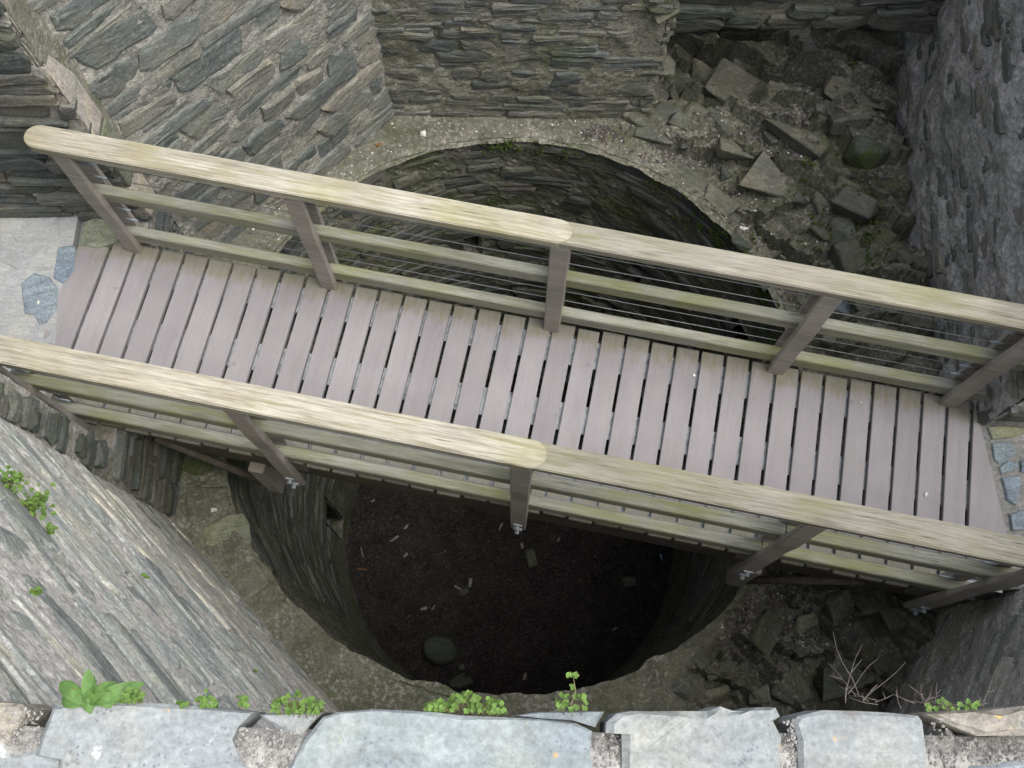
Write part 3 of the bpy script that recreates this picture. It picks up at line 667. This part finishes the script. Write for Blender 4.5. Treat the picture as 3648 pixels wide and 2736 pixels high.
def bar(name, u0, u1, v, h, dv, dh, mat, ch=.006):
    bm = bmesh.new(); L = u1-u0
    prof = [(-dv/2+ch, -dh/2), (dv/2-ch, -dh/2), (dv/2, -dh/2+ch), (dv/2, dh/2-ch), (dv/2-ch, dh/2), (-dv/2+ch, dh/2), (-dv/2, dh/2-ch), (-dv/2, -dh/2+ch)]
    f = bm.faces.new([bm.verts.new((-L/2, a, b)) for a, b in prof])
    r = bmesh.ops.extrude_face_region(bm, geom=[f]); bmesh.ops.translate(bm, verts=[g for g in r['geom'] if isinstance(g, bmesh.types.BMVert)], vec=(L, 0, 0))
    bmesh.ops.recalc_face_normals(bm, faces=bm.faces[:])
    return bm_obj(name, bm, mat, br, Matrix.Translation(((u0+u1)/2, v, h)))
for v in (VF, VN):
    for k in range(4):
        e0 = -.055 if k == 0 else .002; e1 = .14 if k == 3 else -.002
        bar('middle_rail', PU[k]+e0+.0, PU[k+1]+e1, v, .607+U(-.003, .003), .062, .09, M['railbar'])
        bar('bottom_rail', PU[k]+e0+.0, PU[k+1]+e1, v, .128+U(-.003, .003), .062, .10, M['railbar'])
# posts: two curved legs clasping the rails
def leg(side, v0, par, top=1.054, bot=-.43):
    """side +1: leg stands on the +v side of the rails."""
    hs_ = [bot, bot+.06, -.15, 0., .13, .25, .38, .5, .607, .72, .85, .97, top]
    inner = [.031]*len(hs_)
    outer = [.060, .068, .072, .070, .070, .066, .062, .066, .072, .070, .064, .062, .064]
    wid = [.088, .092, .094, .095, .096, .096, .097, .098, .099, .1, .101, .102, .103]
    gapd = [0, 0, 0, 0, 0, .004, .006, .004, 0, .006, .012, .010, .004]
    V, F = [], []
    for h, a, b, w, g in zip(hs_, inner, outer, wid, gapd):
        a2 = a+g; c = .006
        sec = [(-w/2, a2), (w/2, a2), (w/2, b-c), (w/2-c, b), (-w/2+c, b), (-w/2, b-c)]
        V += [(x, side*y, h) for x, y in sec]
    n = 6
    for j in range(len(hs_)-1):
        for i in range(n): k = (i+1) % n; F.append((j*n+i, j*n+k, (j+1)*n+k, (j+1)*n+i))
    F += [tuple(range(n))[::-1], tuple(range(n*(len(hs_)-1), n*len(hs_)))]
    if side < 0: F = [f[::-1] for f in F]
    return mesh_obj('leg', V, F, M['post'], par)
def hexbolt(par, x, y, h, sgn):
    bm = bmesh.new()
    bmesh.ops.create_cube(bm, size=1)
    for v in bm.verts: v.co = Vector((v.co.x*.052, v.co.y*.012, v.co.z*.05))
    r = bmesh.ops.create_cone(bm, segments=6, radius1=.013, radius2=.013, depth=.024, cap_ends=True)
    bmesh.ops.rotate(bm, verts=r['verts'], cent=(0, 0, 0), matrix=Matrix.Rotation(R(90), 3, 'X')); bmesh.ops.translate(bm, verts=r['verts'], vec=(0, sgn*.016, 0))
    return bm_obj('bolt', bm, M['galv'], par, Matrix.Translation((x, y, h)))
for v, near in ((VF, False), (VN, True)):
    for k, u in enumerate(PU):
        uu = u+(.03 if near else 0.)
        p = bpy.data.objects.new('post', None); C.objects.link(p); p.parent = br; p.location = (uu, v, 0)
        leg(1, 0, p); leg(-1, 0, p)
        s = -1 if near else 1
        for h in (-.24, -.36): hexbolt(p, 0, s*.074, h, s)
# wires with tensioners
def tube(name, p0, p1, r, mat, par=None, seg=6, r1=None):
    p0, p1 = Vector(p0), Vector(p1); d = p1-p0
    bm = bmesh.new(); bmesh.ops.create_cone(bm, segments=seg, radius1=r, radius2=r1 if r1 is not None else r, depth=d.length, cap_ends=True)
    m = Matrix.Translation((p0+p1)/2) @ d.to_track_quat('Z', 'Y').to_matrix().to_4x4()
    return bm_obj(name, bm, mat, par, m, smooth=True)
for v in (VF, VN):
    for h in (.915, .785, .44, .32):
        w = tube('wire', (PU[0], v, h), (PU[4], v, h), .0022, M['wire'], br)
        for u, e in ((PU[0]+.05, .075), (PU[4]-.05, -.075)):
            t_ = tube('tensioner', (u, v, h), (u+e, v, h), .0065, M['galv'], br, 8)
# beams
def ibeam(v, wf=.18, hb=.34, u0=-.3, u1=5.3, top=-.042):
    prof = [(-wf/2, 0), (wf/2, 0), (wf/2, -.014), (.006, -.016), (.006, -hb+.016), (wf/2, -hb+.014), (wf/2, -hb), (-wf/2, -hb), (-wf/2, -hb+.014), (-.006, -hb+.016), (-.006, -.016), (-wf/2, -.014)]
    bm = bmesh.new(); f = bm.faces.new([bm.verts.new((u0, a, b)) for a, b in prof])
    r = bmesh.ops.extrude_face_region(bm, geom=[f]); bmesh.ops.translate(bm, verts=[g for g in r['geom'] if isinstance(g, bmesh.types.BMVert)], vec=(u1-u0, 0, 0))
    bmesh.ops.recalc_face_normals(bm, faces=bm.faces[:])
    return bm_obj('steel_beam', bm, M['beam'], br, Matrix.Translation((0, v, top)))
for v in (-.09, -.5, -.93): ibeam(v, .17)
for v in (.0, -1.005): bar('edge_beam', -.2, 5.2, v, -.30, .05, .5, M['under'])
for u in (.4, 1.6, 2.35, 3.5, 4.6): 
    bm = bmesh.new(); bmesh.ops.create_cube(bm, size=1)
    for w in bm.verts: w.co = Vector((w.co.x*.09, w.co.y*1.02, w.co.z*.1))
    bm_obj('cross_beam', bm, M['under'], br, Matrix.Translation((u, -.5, -.59)))
for u, s in ((.93, 1), (4.05, -1)):
    for v in (-1.03,):
        bm = bmesh.new(); bmesh.ops.create_cube(bm, size=1)
        for w in bm.verts: w.co = Vector((w.co.x*.1, w.co.y*.1, w.co.z*.56))
        bmesh.ops.bevel(bm, geom=bm.edges[:], offset=.006, segments=1, affect='EDGES')
        bm_obj('hanger', bm, M['post'], br, Matrix.Translation((u, v-.01, -.80)))
        tube('brace', (u-s*.62, v, -.38), (u+s*.03, v-.03, -1.06), .026, M['under'], br, 8)

# left landing: pale worn floor with slate pieces
lnd = floor_patch('landing_floor', -4.2, -2.72, 1.42, 2.98, DZ-.004, M['landing'])
sub = floor_patch('landing_base', -2.76, -2.30, 1.44, 2.96, DZ-.07, M['landing'])
sub['kind'] = 'structure'
def px_slab(name, pts, z, t, mat, par=None, bev=.006, jit=.002): return slab(name, [at(x, y, z).to_2d() for x, y in pts], z, t, mat, par, bev, jit)
px_slab('slab', [(75, 1010), (120, 970), (175, 985), (208, 1030), (200, 1100), (165, 1150), (140, 1155), (120, 1120), (85, 1115)], DZ+.008, .03, M['blue_slate'], lnd)
px_slab('slab', [(205, 880), (268, 872), (262, 960), (225, 1010), (190, 990)], DZ+.007, .03, M['blue_slate'], lnd)
px_slab('slab', [(278, 868), (300, 790), (360, 765), (430, 830), (415, 862), (340, 882)], DZ+.012, .06, M['green_slate'], lnd)
px_slab('slab', [(0, 780), (200, 770), (215, 830), (195, 950), (60, 960), (0, 930)], DZ+.006, .03, M['landing'], lnd)
px_slab('slab', [(0, 1330), (60, 1345), (100, 1400), (60, 1425), (0, 1405)], DZ+.006, .03, M['blue_slate'], lnd)
px_slab('slab', [(115, 1468), (280, 1503), (290, 1525), (180, 1510), (120, 1490)], DZ-.055, .05, M['blue_slate'], lnd)
# right landing: grey floor with blue slates set in it
lndr = floor_patch('landing_floor', 2.70, 4.3, .70, 1.66, DZ-.02, M['landing_r'])
for pts in ([(3535, 1580), (3600, 1570), (3625, 1615), (3560, 1655), (3545, 1640)], [(3560, 1665), (3590, 1640), (3630, 1645), (3630, 1665), (3570, 1690)], [(3570, 1700), (3630, 1695), (3640, 1720), (3620, 1800), (3590, 1780)], [(3600, 1830), (3648, 1815), (3680, 1880), (3610, 1890)], [(3520, 1520), (3640, 1508), (3660, 1540), (3600, 1560), (3535, 1565)], [(3640, 1640), (3700, 1630), (3700, 1690), (3640, 1680)]):
    px_slab('slab', pts, DZ-.004, .03, M['blue_slate'] if pts[0][1] > 1570 else M['green_slate'], lndr)

# ------------------------------------------------------------------ parapet at the viewer's feet
ZP = 4.4
wv = wall('parapet_wall', 'pale slate coping of the parapet along the bottom edge', (-2.3, -.05), (2.6, -.05), 0, ZP-.05, M['coping_mortar'], M['nl_stone'], (.06, .12), (.2, .5), 0., step=.05)
V, F = [], []
nx, ny = 260, 44
for j in range(ny+1):
    for i in range(nx+1):
        x, y = -2.3+4.9*i/nx, -.8+(.79)*j/ny
        e = smooth01(.0, -.05, y+.0)
        V.append((x, y-.012+.01*fbm((x, 0, 2), 6, 3)*(j/ny), ZP-.007+.005*fbm((x, y, 1), 9, 4)+.004*fbm((x, y, 4), 40, 2)-.03*(1-e)))
for j in range(ny):
    for i in range(nx): a = j*(nx+1)+i; F.append((a, a+1, a+nx+2, a+nx+1))
mesh_obj('mortar_bed', V, F, M['coping_mortar'], wv)
SB, SY = .8246, 2400
def cop(pts, off, mat, dz=0., t=.12, bev=.007, rough=.0035):
    z = ZP+dz
    P = [at(off+x*SB, SY+y*SB, z) for x, y in pts]
    o = slab('coping_stone', [p.to_2d() for p in P], z, t, mat, wv, bev, .004)
    # uneven top: subdivide and push
    me = o.data; bm = bmesh.new(); bm.from_mesh(me)
    top = [f for f in bm.faces if f.normal.z > .7]
    es = list({e for f in top for e in f.edges})
    bmesh.ops.subdivide_edges(bm, edges=es, cuts=2, use_grid_fill=True)
    for v in bm.verts:
        if v.co.z > -.03:
            v.co.z += rough*fbm((v.co.x+off, v.co.y, z), 7, 4)+rough*.4*fbm((v.co.x+off, v.co.y, z), 30, 3)
    bm.to_mesh(me); bm.free()
    return o
cop([(-260, 120), (0, 118), (95, 122), (120, 150), (75, 220), (60, 290), (30, 330), (-260, 330)], 0, M['coping_tan'], -.004)
cop([(-260, 345), (40, 340), (160, 335), (240, 380), (250, 900), (-260, 900)], 0, M['coping'], .0)
cop([(215, 142), (300, 132), (430, 120), (700, 138), (960, 150), (1090, 165), (1030, 225), (1000, 290), (1020, 350), (1060, 405), (1000, 900), (270, 900), (255, 380), (150, 345), (175, 260)], 0, M['coping'], .004)
cop([(1120, 180), (1210, 172), (1395, 168), (1360, 215), (1300, 262), (1200, 240)], 0, M['coping'], -.02)
cop([(1395, 190), (1450, 168), (1600, 155), (1750, 162), (2000, 175), (2212, 190), (2330, 200), (2480, 215), (2565, 240), (2555, 330), (2565, 420), (2600, 900), (1100, 900), (1235, 410), (1310, 290)], 0, M['coping'], .002)
cop([(2215, 180), (2330, 165), (2480, 160), (2620, 170), (2580, 230), (2480, 205), (2330, 190)], 0, M['coping'], -.018)
cop([(405, 205), (450, 172), (520, 157), (620, 172), (720, 170), (800, 160), (850, 166), (905, 150), (960, 160), (1010, 158), (1070, 146), (1140, 150), (1160, 190), (1140, 205), (1180, 280), (1165, 380), (1190, 900), (470, 900), (485, 400), (475, 260), (410, 255)], 1824, M['coping'], .012, .14, .012, .009)
cop([(1245, 178), (1350, 165), (1500, 158), (1640, 160), (1760, 175), (1780, 200), (1788, 300), (1800, 420), (1820, 900), (1230, 900), (1245, 400), (1235, 290), (1225, 210)], 1824, M['coping'], .006)
cop([(1800, 165), (1950, 155), (2212, 148), (2500, 145), (2500, 260), (2212, 262), (2020, 270), (1900, 215)], 1824, M['coping_tan'], .01, .12, .014, .012)
cop([(1990, 390), (2212, 370), (2500, 350), (2500, 900), (2000, 900), (1960, 430)], 1824, M['coping'], .0)
# pebbles in the mortar joints
pts = []
for off, x0, x1, y0, y1, k in ((0, 1030, 1290, 230, 407, 190), (0, 60, 200, 150, 330, 80), (1824, 355, 480, 260, 407, 120), (1824, 1165, 1240, 200, 407, 90), (1824, 1790, 1900, 200, 407, 90), (1824, 1900, 2212, 285, 380, 170)):
    for _ in range(k):
        p = at(off+U(x0, x1)*SB, SY+U(y0, y1)*SB, ZP-.02); pts.append((p.x, p.y))
o = scatter('pebbles', pts, (.002, .0055), M['coping_mortar'], 'x', 'x', lambda x, y: ZP-.007+.005*fbm((x, y, 1), 9, 4), .003, .6, 6)
o.parent = wv
for key in ('label', 'category'): del o[key]

# ------------------------------------------------------------------ plants
def lobed(c, nrm, s, V, F, lobes=5):
    q = nrm.to_track_quat('Z', 'Y'); a0 = U(0, 6.28); b = len(V); V.append(c+q @ Vector((0, 0, -s*.12)))
    n = lobes*2
    for i in range(n):
        r = s*(1. if i % 2 == 0 else .8)*(U(.9, 1.1) if i else .45)
        V.append(c+q @ Vector((math.cos(a0+i*6.283/n)*r, math.sin(a0+i*6.283/n)*r, U(-.1, .12)*s)))
    F += [(b, b+1+i, b+1+(i+1) % n) for i in range(n)]
def curve_tube(pts, r, V, F, seg=4):
    b = len(V); n = len(pts)
    for i, p in enumerate(pts):
        d = (Vector(pts[min(i+1, n-1)])-Vector(pts[max(i-1, 0)])).normalized(); q = d.to_track_quat('Z', 'Y'); rr = r*(1-.6*i/(n-1))
        for k in range(seg): V.append(Vector(p)+q @ Vector((math.cos(k*6.283/seg)*rr, math.sin(k*6.283/seg)*rr, 0)))
    for i in range(n-1):
        for k in range(seg): k2 = (k+1) % seg; F.append((b+i*seg+k, b+i*seg+k2, b+(i+1)*seg+k2, b+(i+1)*seg+k))
def creeper(px0, px1, py0, py1, z, n, s, label, up=0., group='small leafy wall plants'):
    s *= .82; n = int(n*1.15)
    root = bpy.data.objects.new('wall_plant', None); C.objects.link(root); root.location = at((px0+px1)/2, py1, z)
    tag(root, label, 'plant', group)
    V, F, VS, FS = [], [], [], []; base = Vector(root.location)
    for i in range(n):
        fx, fy = U(0, 1), rng.random()**1.2
        env = 1-abs(fx-.5)*1.1
        p = at(px0+(px1-px0)*fx, py1+(py0-py1)*fy*env, z+U(-.02, .03)+up*fy)-base
        nr = Vector((U(-.5, .5), U(-.4, .6), 1)).normalized()
        lobed(p, nr, s*U(.6, 1.15), V, F)
        if i % 3 == 0:
            g = Vector((p.x*.6+U(-.01, .01), p.y*.2-.02, -.03)); curve_tube([g, (g+p)/2+Vector((0, 0, .012)), p], .0011, VS, FS, 3)
    mesh_obj('foliage', V, F, M['leaf'], root); mesh_obj('stem', VS, FS, M['stem'], root)
    return root
creeper(1515, 1800, 2462, 2535, ZP-.02, 120, .0085, 'wide clump of small lobed leaves in the middle of the parapet edge')
creeper(1985, 2090, 2440, 2530, ZP-.02, 26, .0085, 'small sprig with a tall thin stalk right of the middle clump', .02)
creeper(970, 1150, 2455, 2540, ZP-.02, 80, .008, 'rounded clump of small leaves at the foot of the pale left wall')
creeper(700, 770, 2460, 2520, ZP-.01, 26, .0085, 'little leafy tuft between the broad-leaved plant and the rounded clump')
creeper(630, 668, 2490, 2515, ZP-.01, 10, .0075, 'tiny leaf sprig just left of the little leafy tuft')
creeper(830, 880, 2465, 2515, ZP-.01, 12, .0085, 'sparse faded tuft of leaves at the parapet edge')
creeper(3290, 3480, 2480, 2525, ZP-.01, 26, .008, 'low scrap of leaves among the dry twigs on the right')
def wall_on(px, py):                                    # point on the pale lower-left wall seen at this spot
    d = ray(px, py); nrm = Vector((.7071, .7071, 0)); c = Vector((-2.28, CY-HS, 0)).dot(nrm)
    s = (c-0)/(d.dot(nrm)); return Vector((d.x*s, d.y*s, CAM_Z+d.z*s))
def wall_creeper(px, py, r, n, s, label):
    r *= .72; s *= .8; c = wall_on(px, py)+Vector((.7071, .7071, 0))*.02
    root = bpy.data.objects.new('wall_plant', None); C.objects.link(root); root.location = c; tag(root, label, 'plant', 'small leafy wall plants')
    V, F, VS, FS = [], [], [], []
    for i in range(n):
        p = Vector((rng.gauss(0, r*.5), rng.gauss(0, r*.5), rng.gauss(0, r*.5)))+Vector((.7, .7, .2))*r*.35*rng.random()
        lobed(p, Vector((.5+U(-.4, .4), .5+U(-.4, .4), 1)).normalized(), s*U(.6, 1.1), V, F)
        if i % 3 == 0: curve_tube([Vector((-.01, -.01, -.02)), p*.5+Vector((0, 0, .01)), p], .0014, VS, FS, 3)
    mesh_obj('foliage', V, F, M['leaf'], root); mesh_obj('stem', VS, FS, M['stem'], root)
wall_creeper(95, 1820, .075, 110, .014, 'bushy green clump on the pale left wall')
wall_creeper(15, 1735, .055, 60, .014, 'green clump on the pale wall at the left edge')
wall_creeper(160, 1905, .03, 16, .013, 'small sprig just below the bushy clump on the left wall')
wall_creeper(108, 2125, .016, 7, .017, 'round-leaved rosette on the pale left wall')
wall_creeper(500, 2065, .016, 6, .013, 'tiny pair of leaves in the middle of the pale left wall')
wall_creeper(898, 2402, .012, 4, .011, 'two small leaves low on the pale left wall')
# broad-leaved plant
root = bpy.data.objects.new('broad_leaved_plant', None); C.objects.link(root); root.location = at(330, 2490, ZP); tag(root, 'broad-leaved green plant on the parapet edge at the lower left', 'plant')
def leaf_mesh(L, W, droop):
    V, F = [], []; n = 7
    for i in range(n+1):
        f = i/n; w = W*1.25*math.sin(math.pi*min(1, f*.80+.17))**.6*.5*(1 if f < .95 else .45); z = .35*L*f*(1-f)*1.6-droop*L*f*f
        V += [(f*L, -w, z+.12*w), (f*L, -w*.5, z+.02*w), (f*L, 0, z-.06*w), (f*L, w*.5, z+.02*w), (f*L, w, z+.12*w)]
    for i in range(n):
        for k in range(4): a = i*5+k; F.append((a, a+5, a+6, a+1))
    return V, F
for az, L, W, dr, ti in ((100, .085, .042, .1, .5), (70, .05, .03, .3, .4), (140, .055, .035, .4, .2), (5, .075, .035, .2, .3), (165, .05, .03, .2, .4), (48, .06, .034, .5, .2), (150, .08, .05, .3, .15), (175, .075, .05, .5, 0), (60, .07, .04, .2, .6), (35, .085, .045, .3, .3), (12, .095, .045, .4, .1), (-8, .07, .04, .5, 0), (195, .06, .04, .6, -.1), (80, .06, .035, .1, .8), (25, .11, .05, .4, .15), (125, .06, .036, .2, .5), (-30, .06, .035, .6, -.1)):
    V, F = leaf_mesh(L*.68, W*.5, dr)
    m = Matrix.Translation((U(-.025, .025), U(-.006, .008), .008)) @ Matrix.Rotation(R(az+U(-8, 8)), 4, 'Z') @ Matrix.Rotation(-ti*.6, 4, 'Y') @ Matrix.Rotation(U(-.35, .35), 4, 'X')
    mesh_obj('leaf', V, F, M['leaf_big'], root, True, m)
VS, FS = [], []
for az in (100, 150, 60, 20): curve_tube([Vector((0, 0, -.02)), Vector((math.cos(R(az))*.02, math.sin(R(az))*.02, .012)), Vector((math.cos(R(az))*.04, math.sin(R(az))*.04, .02))], .002, VS, FS)
mesh_obj('stem', VS, FS, M['stem'], root)
creeper(430, 510, 2440, 2500, ZP-.0, 34, .009, 'leafy sprigs crowding the right side of the broad-leaved plant')
# tall thin stalk
VS, FS = [], []; V, F = [], []
a = at(2035, 2510, ZP); b_ = at(2042, 2410, ZP+.02)
root = bpy.data.objects.new('flower_stalk', None); C.objects.link(root); root.location = a; tag(root, 'thin upright stalk with two pale buds right of the middle clump', 'plant')
curve_tube([Vector(), (b_-a)*.5+Vector((.006, 0, .01)), b_-a], .0014, VS, FS, 5); mesh_obj('stem', VS, FS, M['stem'], root)
for dx in (-.008, .004): lobed(b_-a+Vector((dx, .002, .004)), Vector((0, .2, 1)).normalized(), .008, V, F)
mesh_obj('bud', V, F, M['leaf'], root)
# dry twigs
def twigs(px, py, z, n, L, label, spread=1.):
    root = bpy.data.objects.new('dry_twigs', None); C.objects.link(root); root.location = at(px, py, z); tag(root, label, 'plant')
    V, F = [], []
    for i in range(n):
        az = R(U(20, 175)); l = L*U(.35, 1.); p = Vector((U(-.05, .05)*spread, U(-.01, .01), 0)); d = Vector((math.cos(az)*spread, math.sin(az)*.7, U(-.3, .25)))
        pts = [p]
        for k in range(4): d = (d+Vector((U(-.3, .3), U(-.2, .2), U(-.3, .2)))).normalized(); p = p+d*l/4; pts.append(p)
        curve_tube(pts, .0009, V, F, 3)
        if rng.random() < .6: q = pts[2]; curve_tube([q, q+Vector((U(-1, 1), U(0, 1), U(-.2, .3))).normalized()*l*.3], .0009, V, F, 3)
    tag(mesh_obj('twigs', V, F, M['twig'], root), kind='stuff')
twigs(3190, 2512, ZP-.02, 11, .08, 'tangle of bare dry twigs on the parapet edge at the right', 1.5)
twigs(3060, 2490, ZP-.02, 7, .13, 'few long bare twigs leaning out beside the tangle', .7)
twigs(3400, 2515, ZP-.02, 12, .05, 'short dry stalks among leaves at the right of the parapet', 1.6)
twigs(1050, 2530, ZP-.03, 26, .05, 'brown dry stems under the rounded leafy clump', 1.5)

# ------------------------------------------------------------------ things lying in the pit
def pitat(px, py): p = at(px, py, PZ); return at(px, py, pit_h(p.x, p.y))
bm = bmesh.new(); bmesh.ops.create_icosphere(bm, subdivisions=3, radius=1)
for v in bm.verts: v.co = Vector((v.co.x*.22, v.co.y*.17, v.co.z*.13))*(1+.05*fbm(v.co, 1.2, 2))
o = bm_obj('boulder', bm, M['boulder'], None, Matrix.Translation(pitat(1568, 2318)+Vector((0, 0, .05))) @ Matrix.Rotation(-.3, 4, 'Z'), True); tag(o, 'smooth egg-shaped greenish boulder on the pit floor', 'boulder')
for px, py, sx, sy, sz, rz, lab in ((1893, 1985, .14, .28, .1, .25, 'tan pointed stone near the middle of the pit floor'), (1655, 2110, .13, .1, .05, .4, 'small flat grey stone among the pale scraps in the pit'), (1640, 2430, .3, .2, .06, .5, 'flat dark stone at the near edge of the pit floor'), (1645, 2375, .08, .08, .06, 0, 'small round pebble beside the boulder in the pit'), (2240, 2070, .2, .16, .08, .3, 'dull grey stone at the right of the pit floor')):
    p = pitat(px, py); o = bm_obj('stone', rock_geo(sx, sy, sz, 18), M['boulder' if 'slab' in lab or 'dark' in lab else 'rock'], None, Matrix.Translation(p) @ Matrix.Rotation(rz, 4, 'Z')); tag(o, lab, 'stone')
pts = []
while len(pts) < 520:
    x, y = U(-2, 2), U(.2, 4.2)
    if math.hypot(x, y-CY) < PR-.08 and rng.random() < .35+.65*(fbm((x, y, 2), 1.5, 3) > .05): pts.append((x, y))
scatter('pale_litter', pts, (.003, .010), M['dim'], 'pale flecks of feather and shell strewn over the pit floor', 'litter', pit_h, .01)
scatter('brown_litter', pts, (.010, .028), M['litter'], 'brown leaf scraps and chips strewn over the pit floor', 'litter', pit_h, .008)
V, F = [], []
for _ in range(420):
    x, y = U(-1.9, 1.9), U(.3, 4.1)
    if math.hypot(x, y-CY) > PR-.15: continue
    a = U(0, 6.28); l = U(.05, .22); z = pit_h(x, y)+.015
    curve_tube([Vector((x, y, z)), Vector((x+math.cos(a)*l*.5, y+math.sin(a)*l*.5, z+.02)), Vector((x+math.cos(a+.4)*l, y+math.sin(a+.4)*l, z))], .003, V, F, 3)
tag(mesh_obj('straw', V, F, M['litter']), 'thin straws and twigs littering the pit floor', 'litter', kind='stuff')
def scrap(px, py, L, W, rz, mat, lab, cat='scrap'):
    p = pitat(px, py); n = 6; V, F = [], []
    for i in range(n+1):
        f = i/n-.5; y = .25*L*math.sin(f*3)*U(.5, 1); w = W*(1-(2*f)**4*.6)*U(.6, 1.2)/2
        V += [(f*L, y-w, .012+U(0, .015)), (f*L, y+w, .012+U(0, .015)), (f*L, y, .03)]
    for i in range(n):
        a = i*3; F += [(a, a+3, a+5, a+2), (a+2, a+5, a+4, a+1)]
    o = mesh_obj('scrap', V, F, M[mat], None, False, Matrix.Translation(p) @ Matrix.Rotation(rz, 4, 'Z')); tag(o, lab, cat)
for i, (px, py, L, W, rz, mt, lab) in enumerate(((1860, 1945, .09, .07, 1.2, 'white', 'crumpled white scrap below the middle bridge post'), (1675, 2077, .13, .09, 1., 'white', 'large ragged white scrap in the middle of the pit floor'), (1632, 2095, .12, .05, -.9, 'white', 'curled pale scrap left of the large ragged one'), (1405, 1920, .15, .05, .2, 'white', 'pale folded strip in the upper left of the pit floor'), (1570, 1973, .2, .02, .05, 'white', 'long thin white feather lying in the pit'), (1448, 1877, .09, .06, .4, 'white', 'small pale scrap above the folded strip'), (1290, 1968, .16, .03, 1.4, 'white', 'curved pale strip by the left pit wall'), (1290, 2028, .16, .05, -.5, 'leaf_dead', 'tan curled husk by the left pit wall'), (1445, 1978, .08, .08, .3, 'white', 'dull white scrap left of the long feather'), (1510, 2168, .1, .07, -.3, 'white', 'white scrap in the left part of the pit floor'), (1545, 2165, .09, .04, .4, 'white', 'thin white scrap right beside another in the pit'), (2355, 1985, .1, .05, 1.3, 'blue_scrap', 'light blue scrap at the right side of the pit'), (1990, 1922, .07, .05, .6, 'white', 'small white scrap right of the middle post'), (1620, 2435, .1, .05, .5, 'white', 'pale fleck on the flat dark stone in the pit'), (1870, 2410, .1, .08, .8, 'white', 'dim pale scrap at the near edge of the pit'), (1783, 1878, .14, .03, .7, 'white', 'thin twisted white strip under the bridge edge'), (2190, 2240, .09, .04, .1, 'white', 'small pale scrap in the right part of the pit'), (1330, 1785, .06, .05, .2, 'white', 'bright white fleck high on the left of the pit floor'))):
    scrap(px, py, L*.8, W*.65, rz, 'dim' if mt == 'white' else mt, lab)
# small things on the ledge and deck
def chip(name, p, s, mat, lab, cat):
    bm = rock_geo(s, s*.7, s*.3, 10); o = bm_obj(name, bm, M[mat], None, Matrix.Translation(p+Vector((0, 0, s*.1))) @ Matrix.Rotation(U(0, 3), 4, 'Z')); tag(o, lab, cat)
p = at(1507, 480, 0); chip('shell', p, .07, 'white', 'white shell on the far ledge under the wall', 'shell')
p = at(1352, 515, 0); chip('dead_leaf', p, .06, 'leaf_dead', 'orange dead leaf on the far ledge', 'leaf')
p = at(2650, 815, ledge_h(*at(2650, 815, .2)[:2])); chip('pale_stone', p, .07, 'white', 'pale blue-white pebble on the grit right of the pit', 'stone')
p = at(765, 1815, 0); chip('pale_stone', p, .05, 'white', 'square white chip on the left ledge', 'stone')
p = at(705, 1820, 0); chip('pale_stone', p, .045, 'white', 'round white chip on the left ledge', 'stone')
for px, py, s, lab in ((2472, 1337, .022, 'round white dropping on the deck board right of the middle post'), (3068, 1434, .016, 'white dropping near the right far railing'), (3298, 1762, .03, 'star-shaped white dropping near the right end of the deck'), (3335, 1544, .014, 'tiny white speck on the deck near the last far post'), (135, 1080, .035, 'white fleck on the blue slate of the left landing')):
    chip('dropping', at(px, py, DZ+.002), s, 'white', lab, 'dropping')
